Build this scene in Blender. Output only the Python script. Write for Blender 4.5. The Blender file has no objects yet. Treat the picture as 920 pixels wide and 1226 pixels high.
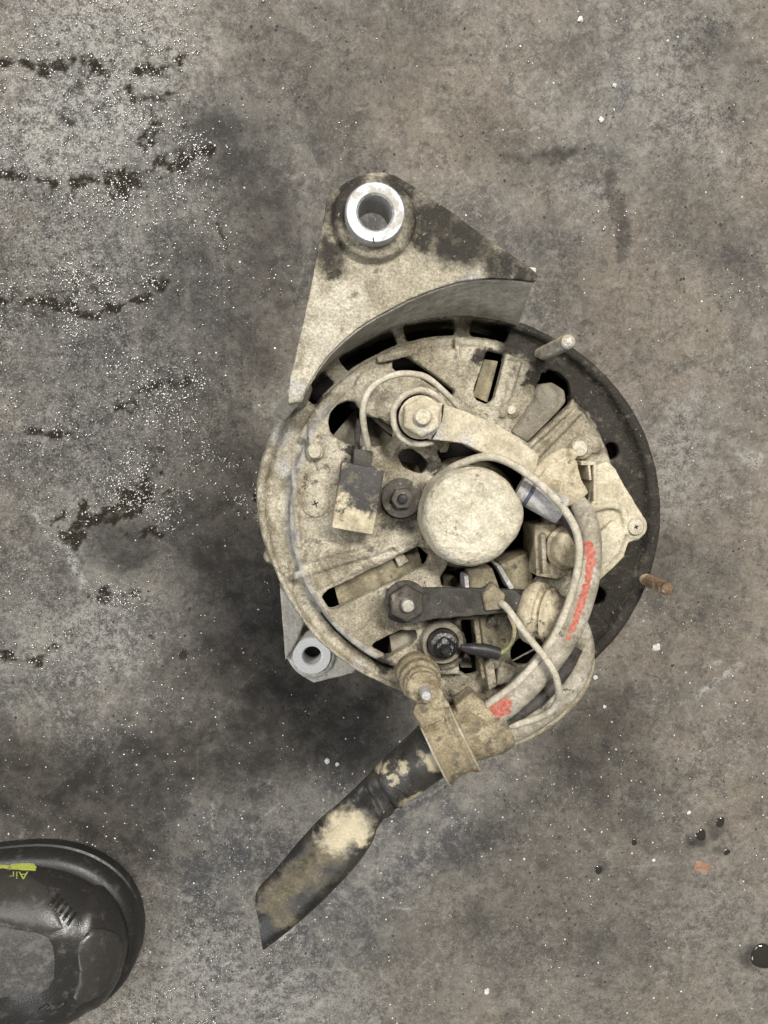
import bpy, bmesh, math, random
import numpy as np
from mathutils import Vector, Matrix
from mathutils.bvhtree import BVHTree
from mathutils.geometry import delaunay_2d_cdt

random.seed(7)
RNG = np.random.default_rng(11)
S = bpy.context.scene
COL = S.collection
R = math.radians

# ------------------------------------------------------------------ camera
W_PX, H_PX, F_PX = 920.0, 1226.0, 943.0      # photograph size and focal length in its pixels
CAM_H = 0.50                                 # the phone is held half a metre above the floor
NADIR = (394.0, 531.0)                       # where straight down falls in the photograph
up_c = Vector((-(NADIR[0] - W_PX / 2) / F_PX, (NADIR[1] - H_PX / 2) / F_PX, 1.0)).normalized()
x_c = (Vector((1, 0, 0)) - up_c * up_c.x).normalized()
y_c = up_c.cross(x_c)
M_CAM = Matrix((x_c, y_c, up_c))             # camera to world
cam_d = bpy.data.cameras.new('camera')
cam_d.sensor_fit = 'HORIZONTAL'
cam_d.sensor_width = 36.0
cam_d.lens = 36.0 * F_PX / W_PX
cam_d.clip_start = 0.01
cam_d.clip_end = 50.0
cam = bpy.data.objects.new('camera', cam_d)
COL.objects.link(cam)
cam.matrix_world = Matrix.Translation((0, 0, CAM_H)) @ M_CAM.to_4x4()
S.camera = cam

# ------------------------------------------------------------------ light: a workshop lit by ceiling lamps
wd = bpy.data.worlds.new('World')
S.world = wd
wd.use_nodes = True
wd.node_tree.nodes['Background'].inputs[0].default_value = (0.95, 0.97, 1.0, 1)
wd.node_tree.nodes['Background'].inputs[1].default_value = 0.09


def area(name, loc, target, sx, sy, power, colour):
    l = bpy.data.lights.new(name, 'AREA')
    l.shape = 'RECTANGLE'
    l.size, l.size_y = sx, sy
    l.energy = power
    l.color = colour
    o = bpy.data.objects.new(name, l)
    COL.objects.link(o)
    o.location = loc
    o.rotation_euler = (Vector(target) - Vector(loc)).to_track_quat('-Z', 'Y').to_euler()
    return o


area('ceiling_lamp', (0.55, 0.85, 2.1), (0.03, -0.02, 0.1), 1.0, 0.26, 88, (1.0, 0.965, 0.91))
area('ceiling_lamp', (-1.3, 0.8, 2.3), (0.0, 0.0, 0.1), 1.2, 0.12, 44, (1.0, 0.975, 0.95))
area('doorway_daylight', (-1.5, -2.0, 1.5), (0.0, 0.0, 0.0), 1.0, 1.2, 30, (0.93, 0.97, 1.0))
S.view_settings.view_transform = 'Standard'
S.view_settings.look = 'None'
S.view_settings.exposure = -0.14
S.view_settings.gamma = 1.0
S.view_settings.use_curve_mapping = False
S.render.engine = 'CYCLES'
S.cycles.max_bounces = 6
S.cycles.use_denoising = True

# ------------------------------------------------------------------ helpers: places and meshes


def U(px, py, z=0.0):
    """the place at height z (mm) that stands at this point of the photograph, in metres"""
    d = M_CAM @ Vector(((px - W_PX / 2) / F_PX, -(py - H_PX / 2) / F_PX, -1.0))
    t = (CAM_H - z / 1000.0) / -d.z
    return Vector((d.x * t, d.y * t, z / 1000.0))


def mpp(z):
    return (CAM_H - z / 1000.0) / F_PX       # metres per photograph pixel at height z (mm)


class MB:
    """collects shapes of one mesh"""

    def __init__(self):
        self.v, self.f = [], []

    def add(self, verts, faces):
        o = len(self.v)
        self.v += [tuple(p) for p in verts]
        self.f += [tuple(i + o for i in f) for f in faces]
        return self

    def loft(self, rings, closed=True, caps=True):
        n = len(rings[0])
        vs = [p for r in rings for p in r]
        fs = []
        for i in range(len(rings) - 1):
            for j in range(n if closed else n - 1):
                k = (j + 1) % n
                fs.append((i * n + j, i * n + k, (i + 1) * n + k, (i + 1) * n + j))
        if caps:
            fs.append(tuple(reversed(range(n))))
            fs.append(tuple((len(rings) - 1) * n + j for j in range(n)))
        return self.add(vs, fs)

    def prism(self, pts, z0, z1, zref=None, taper=1.0):
        """polygon in photograph pixels (placed at height zref) between two heights in mm; z1 may be a list"""
        zr = zref if zref is not None else (z1 if not isinstance(z1, (list, tuple)) else z1[0])
        zt = z1 if isinstance(z1, (list, tuple)) else [z1] * len(pts)
        P = [U(p[0], p[1], zr) for p in pts]
        c = sum(P, Vector()) / len(P)
        area2 = sum(P[i].x * P[(i + 1) % len(P)].y - P[(i + 1) % len(P)].x * P[i].y for i in range(len(P)))
        idx = list(range(len(P)))
        if area2 < 0:
            idx.reverse()
        bot = [(c.x + (P[i].x - c.x) * taper, c.y + (P[i].y - c.y) * taper, z0 / 1000) for i in idx]
        top = [(P[i].x, P[i].y, zt[i] / 1000) for i in idx]
        return self.loft([bot, top])

    def lathe(self, c, prof, n=48, axis=(0, 0, 1), sx=1.0):
        """c world point, profile [(r mm, z mm along axis)] open ends closed at the axis"""
        a = Vector(axis).normalized()
        q = Vector((0, 0, 1)).rotation_difference(a)
        c = Vector(c)
        vs, fs = [], []
        rings = []
        for r, z in prof:
            if r < 1e-6:
                rings.append([len(vs)])
                vs.append(c + q @ Vector((0, 0, z / 1000)))
            else:
                rings.append(list(range(len(vs), len(vs) + n)))
                for k in range(n):
                    t = 2 * math.pi * k / n
                    vs.append(c + q @ Vector((r * math.cos(t) * sx / 1000, r * math.sin(t) / 1000, z / 1000)))
        for i in range(len(rings) - 1):
            a_, b_ = rings[i], rings[i + 1]
            for k in range(n):
                k2 = (k + 1) % n
                if len(a_) == 1 and len(b_) == 1:
                    continue
                if len(a_) == 1:
                    fs.append((a_[0], b_[k2], b_[k]))
                elif len(b_) == 1:
                    fs.append((a_[k], a_[k2], b_[0]))
                else:
                    fs.append((a_[k], a_[k2], b_[k2], b_[k]))
        fs = [tuple(reversed(f)) for f in fs]
        return self.add(vs, fs)

    def tube(self, path, rad, n=14, flat=1.0, sub=6, wob=0.0):
        """path of world points, radius (m) or list, Catmull-Rom smoothed; flat squeezes it vertically"""
        P = [Vector(p) for p in path]
        rr = rad if isinstance(rad, (list, tuple)) else [rad] * len(P)
        pts, rs = [], []
        for i in range(len(P) - 1):
            p0, p1, p2, p3 = P[max(i - 1, 0)], P[i], P[i + 1], P[min(i + 2, len(P) - 1)]
            for k in range(sub):
                t = k / sub
                pts.append(0.5 * ((2 * p1) + (p2 - p0) * t + (2 * p0 - 5 * p1 + 4 * p2 - p3) * t * t + (3 * p1 - p0 - 3 * p2 + p3) * t ** 3))
                tt = t * t * (3 - 2 * t)
                rs.append(rr[i] * (1 - tt) + rr[i + 1] * tt)
        pts.append(P[-1])
        rs.append(rr[-1])
        rings = []
        prev = None
        for i, p in enumerate(pts):
            d = (pts[min(i + 1, len(pts) - 1)] - pts[max(i - 1, 0)]).normalized()
            if prev is None:
                s = d.cross(Vector((0, 0, 1)))
                if s.length < 1e-3:
                    s = Vector((1, 0, 0))
                s.normalize()
            else:
                s = (prev - d * prev.dot(d)).normalized()
            prev = s
            u = s.cross(d).normalized()
            ring = []
            for k in range(n):
                t = 2 * math.pi * k / n
                r = rs[i] * (1 + wob * math.sin(3.1 * i * 0.31 + 2 * t))
                ring.append(p + s * (r * math.cos(t)) + u * (r * flat * math.sin(t)))
            rings.append(ring)
        return self.loft(rings)

    def hexagon(self, c, r, z0, z1, rot=0.0, n=6, ch=0.12):
        """hexagon nut about a world x, y; mm"""
        rings = []
        for (k, z) in ((1, z0), (1, z1 - r * ch), (1 - ch, z1)):
            rings.append([(c[0] + r * k * math.cos(rot + 2 * math.pi * i / n) / 1000,
                           c[1] + r * k * math.sin(rot + 2 * math.pi * i / n) / 1000, z / 1000) for i in range(n)])
        return self.loft(rings)


def world_loc(p):
    v = Vector((0, 0, 0))
    while p is not None:
        v += p.location
        p = p.parent
    return v


def raw_mesh(name, verts, faces):
    me = bpy.data.meshes.new(name)
    me.from_pydata([tuple(v) for v in verts], [], faces)
    me.update()
    return me


def apply_mods(me, mods):
    """mods: list of (type, {settings}); returns a new mesh"""
    o = bpy.data.objects.new('tmp', me)
    COL.objects.link(o)
    for t, st in mods:
        m = o.modifiers.new(t, t)
        for k, v in st.items():
            setattr(m, k, v)
    dg = bpy.context.evaluated_depsgraph_get()
    dg.update()
    out = bpy.data.meshes.new_from_object(o.evaluated_get(dg), depsgraph=dg)
    bpy.data.objects.remove(o)
    return out


def fix_normals(me):
    bm = bmesh.new()
    bm.from_mesh(me)
    bmesh.ops.remove_doubles(bm, verts=bm.verts, dist=1e-6)
    bmesh.ops.recalc_face_normals(bm, faces=bm.faces)
    bm.to_mesh(me)
    bm.free()


def vnoise(p, scale, seed=0):
    """trilinear value noise at points p (n,3), -1..1"""
    g = np.random.default_rng(seed).random((32, 32, 32)) * 2 - 1
    q = p * scale
    i = np.floor(q).astype(int)
    f = q - i
    f = f * f * (3 - 2 * f)
    out = np.zeros(len(p))
    for dx in (0, 1):
        for dy in (0, 1):
            for dz in (0, 1):
                w = (f[:, 0] if dx else 1 - f[:, 0]) * (f[:, 1] if dy else 1 - f[:, 1]) * (f[:, 2] if dz else 1 - f[:, 2])
                out += w * g[(i[:, 0] + dx) % 32, (i[:, 1] + dy) % 32, (i[:, 2] + dz) % 32]
    return out


def roughen(me, amp, scale, seed=1):
    """real relief: moves the vertices along their normals by a few tenths of a millimetre"""
    n = len(me.vertices)
    co = np.empty(n * 3)
    me.vertices.foreach_get('co', co)
    co = co.reshape(-1, 3)
    no = np.empty(n * 3)
    me.vertices.foreach_get('normal', no)
    no = no.reshape(-1, 3)
    d = (vnoise(co, scale, seed) + 0.5 * vnoise(co, scale * 2.3, seed + 1) + 0.3 * vnoise(co, scale * 5.1, seed + 2)) * amp
    co += no * d[:, None]
    me.vertices.foreach_set('co', co.ravel())
    me.update()


def obj(name, mb, mat, parent=None, voxel=0.0, rough=0.0, rscale=180.0, smooth=True, ang=40, bevel=0.0, cut=None, smoothing=0):
    """links ONE mesh object. voxel (mm) rounds and welds it like a casting; rough (mm) is real unevenness"""
    me = mb if isinstance(mb, bpy.types.Mesh) else raw_mesh(name, mb.v, mb.f)
    fix_normals(me)
    if cut is not None:
        cm = raw_mesh('cut', cut.v, cut.f)
        fix_normals(cm)
        co = bpy.data.objects.new('cut', cm)
        COL.objects.link(co)
        me = apply_mods(me, [('BOOLEAN', dict(operation='DIFFERENCE', solver='EXACT', object=co))])
        bpy.data.objects.remove(co)
    mods = []
    if bevel:
        mods.append(('BEVEL', dict(width=bevel / 1000, segments=2, limit_method='ANGLE', angle_limit=R(35))))
    if voxel:
        mods.append(('REMESH', dict(mode='VOXEL', voxel_size=voxel / 1000, use_smooth_shade=True)))
        if smoothing:
            mods.append(('SMOOTH', dict(factor=0.5, iterations=smoothing)))
    if mods:
        me = apply_mods(me, mods)
    me.name = name
    if rough:
        roughen(me, rough / 1000, rscale, seed=len(name))
    loc = world_loc(parent)
    me.transform(Matrix.Translation(-loc))
    if smooth:
        me.polygons.foreach_set('use_smooth', [True] * len(me.polygons))
        if not voxel:
            me.set_sharp_from_angle(angle=R(ang))
    me.materials.clear()
    me.materials.append(mat)
    o = bpy.data.objects.new(name, me)
    COL.objects.link(o)
    o.parent = parent
    return o


def thing(name, label, cat, loc=(0, 0, 0), group=None):
    o = bpy.data.objects.new(name, None)
    o.empty_display_size = 0.02
    COL.objects.link(o)
    o.location = loc
    tag(o, label, cat, group)
    return o


def tag(o, label=None, cat=None, group=None, kind=None):
    if label:
        o['label'] = label
    if cat:
        o['category'] = cat
    if group:
        o['group'] = group
    if kind:
        o['kind'] = kind
    return o


# ------------------------------------------------------------------ helpers: materials
class NT:
    def __init__(self, name):
        self.m = bpy.data.materials.new(name)
        self.m.use_nodes = True
        self.t = self.m.node_tree
        self.b = self.t.nodes['Principled BSDF']
        self.tc = self.t.nodes.new('ShaderNodeTexCoord').outputs['Object']

    def link(self, a, b):
        self.t.links.new(a, b)

    def setin(self, sock, v):
        if hasattr(v, 'is_linked') or isinstance(v, bpy.types.NodeSocket):
            self.link(v, sock)
        else:
            if sock.type == 'RGBA' and len(v) == 3:
                v = (*v, 1)
            sock.default_value = v

    def noise(self, scale, detail=4, rough=0.6, dist=0.0, vec=None, col=False):
        n = self.t.nodes.new('ShaderNodeTexNoise')
        n.inputs['Scale'].default_value = scale
        n.inputs['Detail'].default_value = detail
        n.inputs['Roughness'].default_value = rough
        n.inputs['Distortion'].default_value = dist
        self.link(vec or self.tc, n.inputs['Vector'])
        return n.outputs['Color' if col else 'Fac']

    def voronoi(self, scale, out='Distance', rnd=1.0):
        n = self.t.nodes.new('ShaderNodeTexVoronoi')
        n.inputs['Scale'].default_value = scale
        n.inputs['Randomness'].default_value = rnd
        self.link(self.tc, n.inputs['Vector'])
        return n.outputs[out]

    def ramp(self, v, a, b, lo=0.0, hi=1.0, smooth=True):
        n = self.t.nodes.new('ShaderNodeMapRange')
        n.interpolation_type = 'SMOOTHSTEP' if smooth else 'LINEAR'
        self.setin(n.inputs['Value'], v)
        for k, q in zip(('From Min', 'From Max', 'To Min', 'To Max'), (a, b, lo, hi)):
            n.inputs[k].default_value = q
        return n.outputs['Result']

    def math(self, op, a, b=0.0, clamp=False):
        n = self.t.nodes.new('ShaderNodeMath')
        n.operation = op
        n.use_clamp = clamp
        self.setin(n.inputs[0], a)
        self.setin(n.inputs[1], b)
        return n.outputs[0]

    def mix(self, fac, a, b, mode='MIX'):
        n = self.t.nodes.new('ShaderNodeMix')
        n.data_type = 'RGBA'
        n.blend_type = mode
        self.setin(n.inputs[0], fac)
        self.setin(n.inputs[6], a)
        self.setin(n.inputs[7], b)
        return n.outputs[2]

    def attr(self, name):
        n = self.t.nodes.new('ShaderNodeAttribute')
        n.attribute_name = name
        return n.outputs['Fac']

    def spots(self, spots, origin, warp=0.006, wscale=90, soft=0.35):
        """mask of stains: [(px, py, z, radius px)] about the thing's own origin, with torn edges"""
        nz = self.noise(wscale, 5, 0.7, col=True)
        s = self.t.nodes.new('ShaderNodeVectorMath')
        s.operation = 'SUBTRACT'
        self.link(nz, s.inputs[0])
        s.inputs[1].default_value = (0.5, 0.5, 0.5)
        k = self.t.nodes.new('ShaderNodeVectorMath')
        k.operation = 'MULTIPLY_ADD'
        self.link(s.outputs[0], k.inputs[0])
        k.inputs[1].default_value = (warp * 4, warp * 4, 0)
        self.link(self.tc, k.inputs[2])
        flat = self.t.nodes.new('ShaderNodeVectorMath')
        flat.operation = 'MULTIPLY'
        self.link(k.outputs[0], flat.inputs[0])
        flat.inputs[1].default_value = (1, 1, 0)
        out = None
        for (px, py, z, rp) in spots:
            p = U(px, py, z) - Vector(origin)
            d = self.t.nodes.new('ShaderNodeVectorMath')
            d.operation = 'DISTANCE'
            self.link(flat.outputs[0], d.inputs[0])
            d.inputs[1].default_value = (p.x, p.y, 0)
            r = rp * mpp(z)
            m = self.ramp(d.outputs['Value'], r * (1 - soft), r * (1 + soft), 1.0, 0.0)
            out = m if out is None else self.math('MAXIMUM', out, m)
        return out

    def ring(self, r0, r1, mid_deg, half_deg, warp=0.024):
        """mask covering a sector of a disc beyond r0..r1 (mm), about the thing's own axis, with an uneven edge"""
        nz = self.noise(70, 5, 0.65, col=True)
        k = self.t.nodes.new('ShaderNodeVectorMath')
        k.operation = 'MULTIPLY_ADD'
        self.link(nz, k.inputs[0])
        k.inputs[1].default_value = (warp, warp, 0)
        off = self.t.nodes.new('ShaderNodeVectorMath')
        off.operation = 'ADD'
        self.link(self.tc, off.inputs[0])
        off.inputs[1].default_value = (-warp / 2, -warp / 2, 0)
        self.link(off.outputs[0], k.inputs[2])
        sx = self.t.nodes.new('ShaderNodeSeparateXYZ')
        self.link(k.outputs[0], sx.inputs[0])
        rr = self.math('SQRT', self.math('ADD', self.math('MULTIPLY', sx.outputs[0], sx.outputs[0]), self.math('MULTIPLY', sx.outputs[1], sx.outputs[1])))
        m = self.ramp(rr, r0 / 1000, r1 / 1000)
        c, s_ = math.cos(R(mid_deg)), math.sin(R(mid_deg))
        dot = self.math('DIVIDE', self.math('ADD', self.math('MULTIPLY', sx.outputs[0], c), self.math('MULTIPLY', sx.outputs[1], s_)), self.math('MAXIMUM', rr, 1e-4))
        ch = math.cos(R(half_deg))
        return self.math('MULTIPLY', m, self.ramp(dot, ch - 0.12, ch + 0.12))

    def bump(self, h, strength, dist, prev=None):
        n = self.t.nodes.new('ShaderNodeBump')
        n.inputs['Strength'].default_value = strength
        n.inputs['Distance'].default_value = dist
        self.link(h, n.inputs['Height'])
        if prev is not None:
            self.link(prev, n.inputs['Normal'])
        return n.outputs['Normal']

    def out(self, color, rough=0.8, metal=0.0, normal=None, spec=0.4, **kw):
        self.setin(self.b.inputs['Base Color'], color)
        self.setin(self.b.inputs['Roughness'], rough)
        self.setin(self.b.inputs['Metallic'], metal)
        self.setin(self.b.inputs['Specular IOR Level'], spec)
        for k, v in kw.items():
            self.setin(self.b.inputs[k.replace('_', ' ')], v)
        if normal is not None:
            self.link(normal, self.b.inputs['Normal'])
        return self.m


ALT0 = U(546, 615, 185).copy()
ALT0.z = 0.0                                  # foot of the alternator's axis on the floor


def dusty(name, dust=(0.50, 0.435, 0.295), dust2=(0.40, 0.335, 0.215), under=(0.12, 0.105, 0.085), cover=0.5, grime=(0.026, 0.023, 0.019),
          spots=None, pale=None, metal_under=0.0, bump=0.6, origin=None, rough=0.90, rust=0.0, sc=1.0, smear_k=1.0, grain_k=1.0, ring=None, band=None, gsoft=0.6):
    """road dust caked on something: two dusts in patches, the ground showing through where it is thin, grease spots"""
    n = NT(name)
    big = n.noise(38 * sc, 5, 0.62)
    mid = n.noise(170 * sc, 5, 0.65)
    fine = n.noise(1100, 3, 0.7)
    smear = n.noise(78 * sc, 7, 0.70, 1.0)
    c = n.mix(n.ramp(big, 0.42, 0.58), dust, dust2)
    c = n.mix(n.ramp(smear, 0.53, 0.36, 0.0, 0.80 * smear_k), c, tuple(x * k for x, k in zip(dust2, (0.58, 0.56, 0.52))))
    c = n.mix(n.ramp(smear, 0.56, 0.66, 0.0, 0.40 * smear_k), c, tuple(min(0.72, x * k) for x, k in zip(dust, (1.14, 1.16, 1.22))))
    grain = n.ramp(fine, 0.36, 0.64, 1 - 0.16 * grain_k, 1 + 0.09 * grain_k)
    cb = n.t.nodes.new('ShaderNodeCombineColor')
    for i in range(3):
        n.link(grain, cb.inputs[i])
    c = n.mix(1.0, c, cb.outputs[0], 'MULTIPLY')
    mot = n.ramp(mid, 0.40, 0.60, 0.84, 1.06)
    cb2 = n.t.nodes.new('ShaderNodeCombineColor')
    for i in range(3):
        n.link(mot, cb2.inputs[i])
    c = n.mix(1.0, c, cb2.outputs[0], 'MULTIPLY')
    # ground showing where the dust has been rubbed off
    th = n.math('ADD', n.math('MULTIPLY', mid, 0.6), n.math('MULTIPLY', n.noise(60, 6, 0.7), 0.4))
    bare = n.ramp(th, 0.62 - 0.22 * (1 - cover), 0.72 - 0.22 * (1 - cover))
    c = n.mix(bare, c, under)
    rgh = n.math('SUBTRACT', rough, n.math('MULTIPLY', bare, 0.30))
    if rust:
        c = n.mix(n.ramp(n.noise(240, 4, 0.7), 0.60, 0.70, 0.0, rust), c, (0.20, 0.085, 0.03))
    # dark crumbs of grease
    cr = n.ramp(n.math('ADD', n.math('MULTIPLY', n.noise(420, 4, 0.75), 0.6), n.math('MULTIPLY', n.noise(46 * sc, 4, 0.6), 0.4)), 0.585, 0.65, 0.0, 0.85 * min(1.0, smear_k + 0.2))
    c = n.mix(cr, c, grime)
    if pale:
        pm = n.spots(pale, origin or ALT0, 0.004, 120, 0.7)
        c = n.mix(n.math('MULTIPLY', pm, 0.75), c, n.mix(n.ramp(fine, 0.4, 0.62), (0.28, 0.275, 0.26), (0.46, 0.45, 0.43)))
    if band:
        bm_ = n.math('SUBTRACT', n.ring(band[0], band[1], band[4], band[5], 0.004), n.ring(band[2], band[3], band[4], band[5], 0.004), True)
        c = n.mix(n.math('MULTIPLY', bm_, 0.8), c, n.mix(n.ramp(mid, 0.40, 0.60), (0.17, 0.165, 0.155), (0.36, 0.345, 0.315)))
    if spots:
        sm = n.spots(spots, origin or ALT0, 0.005, 110, gsoft)
        if ring:
            sm = n.math('MAXIMUM', sm, n.ring(*ring))
        g2 = n.mix(n.ramp(fine, 0.56, 0.70), grime, tuple(min(1, x * 2.0) for x in grime))
        sm2 = n.math('MULTIPLY', n.ramp(sm, 0.05, 0.90), n.ramp(mid, 0.34, 0.48, 0.80, 0.98))
        c = n.mix(sm2, c, g2)
        rgh = n.math('SUBTRACT', rgh, n.math('MULTIPLY', sm2, n.ramp(mid, 0.38, 0.62, 0.25, 0.50)))
    # paler specks of loose grit
    c = n.mix(n.ramp(n.noise(620, 2, 0.6), 0.68, 0.75, 0.0, 0.30), c, (0.66, 0.62, 0.52))
    nrm = n.bump(n.noise(300, 6, 0.7), bump, 0.0014)
    nrm = n.bump(fine, bump * 0.5, 0.0004, nrm)
    n.out(c, rgh, metal_under, nrm, 0.14)
    return n.m


def plain(name, col, rough=0.5, metal=0.0, var=0.3, bump=0.25, dustc=(0.36, 0.31, 0.21), dust=0.25, spec=0.25):
    n = NT(name)
    a = n.noise(160, 5, 0.65)
    f = n.noise(900, 3, 0.7)
    c = n.mix(n.ramp(f, 0.3, 0.7), tuple(x * (1 - var) for x in col), tuple(min(1, x * (1 + var)) for x in col))
    dm = n.ramp(a, 0.62 - dust * 0.35, 0.78 - dust * 0.35, 0.0, min(1, dust * 2.4))
    c = n.mix(dm, c, dustc)
    r = n.math('ADD', n.ramp(a, 0.3, 0.7, rough * 0.75, rough * 1.15), n.math('MULTIPLY', dm, 0.4), True)
    me = n.math('MULTIPLY', n.math('SUBTRACT', 1.0, dm), metal)
    n.out(c, r, me, n.bump(f, bump, 0.0004), spec)
    return n.m


M = {}

# ------------------------------------------------------------------ the floor: one oily concrete sheet


def fbm2(x, y, scale, seed, octs=5, gain=0.55):
    p = np.stack([x.ravel() * 1.0 + 3.7, y.ravel() * 1.0 + 1.9, np.full(x.size, 0.37)], 1)
    out, a, s, tot = np.zeros(x.size), 1.0, scale, 0.0
    for k in range(octs):
        out += a * vnoise(p + k * 0.713, s, seed + k)
        tot += a
        a *= gain
        s *= 2.03
    return (out / tot).reshape(x.shape)


def axis_coords(lo, hi, step, far):
    mid = list(np.arange(lo, hi, step))
    left, right, s = [], [], step
    x = lo
    while x > -far:
        s *= 1.25
        x -= s
        left.append(x)
    s, x = step, mid[-1]
    while x < far:
        s *= 1.25
        x += s
        right.append(x)
    return np.array(left[::-1] + mid + right)


def seg_dist(x, y, pts):
    """distance (m) of grid points to a polyline given in photograph pixels on the floor"""
    d = np.full(x.shape, 1e9)
    P = [U(a, b, 0) for a, b in pts]
    for p, q in zip(P[:-1], P[1:]):
        ex, ey = q.x - p.x, q.y - p.y
        L = ex * ex + ey * ey + 1e-12
        t = np.clip(((x - p.x) * ex + (y - p.y) * ey) / L, 0, 1)
        d = np.minimum(d, np.hypot(x - p.x - t * ex, y - p.y - t * ey))
    return d


def sstep(v, a, b):
    t = np.clip((v - a) / (b - a), 0, 1)
    return t * t * (3 - 2 * t)


PX0 = mpp(0)
gx = axis_coords(-0.29, 0.36, 0.0012, 2.6)
gy = axis_coords(-0.45, 0.36, 0.0012, 2.6)
X, Y = np.meshgrid(gx, gy)
warpx = X + 0.010 * fbm2(X, Y, 30, 5) + 0.004 * fbm2(X, Y, 140, 6)
warpy = Y + 0.010 * fbm2(X, Y, 30, 15) + 0.004 * fbm2(X, Y, 140, 16)
crumb = fbm2(X, Y, 170, 21, 4)
patch = fbm2(X, Y, 22, 31, 5)

# dark wet oil lines and spots left in the hollows of the floor (their own shapes)
oil = np.zeros(X.shape)
for pts, w in (([(-60, 200), (30, 208), (70, 214), (120, 224), (175, 216), (215, 205), (252, 184)], 8),
               ([(-80, 362), (20, 352), (90, 368), (140, 366), (185, 352), (205, 340)], 8),
               ([(-60, 62), (20, 68), (60, 78), (110, 84), (170, 82), (212, 64), (232, 52)], 7),
               ([(28, 508), (60, 515), (80, 516)], 6), ([(140, 490), (175, 466), (230, 456)], 6),
               ([(80, 610), (110, 625), (140, 605), (175, 590)], 17), ([(85, 640), (105, 632), (118, 625)], 12),
               ([(120, 720), (150, 722), (168, 716)], 8), ([(40, 72), (48, 82)], 11), ([(155, 105), (160, 122)], 6),
               ([(178, 140), (188, 160), (172, 178)], 8), ([(205, 115), (225, 112)], 3), ([(10, 785), (60, 790), (70, 775)], 7),
               ([(250, 275), (275, 330)], 3), ([(155, 645), (185, 642)], 6), ([(300, 585), (315, 600)], 5)):
    d = seg_dist(warpx, warpy, pts) / PX0
    oil = np.maximum(oil, sstep(-d + w * (0.72 + 2.1 * crumb), -1.6, 3.2))
orr = random.Random(17)
for k in range(70):
    a0 = orr.uniform(-20, 300) * (0.35 + 0.65 * orr.random())
    b0 = orr.choice((orr.uniform(0, 420), orr.uniform(40, 240), orr.uniform(420, 800), orr.uniform(330, 380)))
    L, an, w = orr.uniform(2, 22), orr.gauss(0.0, 0.7), orr.uniform(1.5, 6.5)
    d = seg_dist(warpx, warpy, [(a0, b0), (a0 + L * math.cos(an), b0 + L * math.sin(an))]) / PX0
    oil = np.maximum(oil, orr.uniform(0.5, 1.0) * sstep(-d + w * (0.6 + 2.3 * crumb), -1.6, 3.2))
# broad dark stains, plus shade painted left of the alternator and under its conduit
stain_shade = np.zeros(X.shape)
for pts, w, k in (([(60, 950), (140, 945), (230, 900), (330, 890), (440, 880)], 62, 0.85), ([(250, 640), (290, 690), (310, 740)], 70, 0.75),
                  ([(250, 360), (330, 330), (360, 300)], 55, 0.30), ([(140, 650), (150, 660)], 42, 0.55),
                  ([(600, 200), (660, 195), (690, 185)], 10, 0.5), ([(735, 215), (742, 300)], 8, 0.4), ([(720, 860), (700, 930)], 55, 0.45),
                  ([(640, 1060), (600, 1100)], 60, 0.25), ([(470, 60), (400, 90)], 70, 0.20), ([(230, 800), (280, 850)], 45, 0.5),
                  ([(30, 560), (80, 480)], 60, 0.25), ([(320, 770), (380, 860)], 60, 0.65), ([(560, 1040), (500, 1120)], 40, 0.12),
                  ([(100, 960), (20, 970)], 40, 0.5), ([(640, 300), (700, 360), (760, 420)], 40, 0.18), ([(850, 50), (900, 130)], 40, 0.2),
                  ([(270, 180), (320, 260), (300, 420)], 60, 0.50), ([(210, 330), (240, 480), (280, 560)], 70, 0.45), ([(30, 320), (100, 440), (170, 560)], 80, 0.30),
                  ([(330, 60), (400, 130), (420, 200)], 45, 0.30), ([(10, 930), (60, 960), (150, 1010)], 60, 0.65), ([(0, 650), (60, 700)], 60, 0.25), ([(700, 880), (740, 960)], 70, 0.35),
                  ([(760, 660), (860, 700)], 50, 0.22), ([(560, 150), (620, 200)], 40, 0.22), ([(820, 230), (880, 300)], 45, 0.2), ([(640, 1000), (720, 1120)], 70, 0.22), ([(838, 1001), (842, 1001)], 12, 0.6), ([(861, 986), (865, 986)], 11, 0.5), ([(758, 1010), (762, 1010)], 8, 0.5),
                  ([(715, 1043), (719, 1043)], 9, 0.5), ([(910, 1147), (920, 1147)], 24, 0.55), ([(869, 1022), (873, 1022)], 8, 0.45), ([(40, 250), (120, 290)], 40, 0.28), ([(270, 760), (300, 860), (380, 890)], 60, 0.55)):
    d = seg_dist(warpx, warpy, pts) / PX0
    stain_shade = np.maximum(stain_shade, min(0.97, k * 1.55) * sstep(-d + w * 0.5 * patch, -w * 1.5, -w * 0.35))
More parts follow.
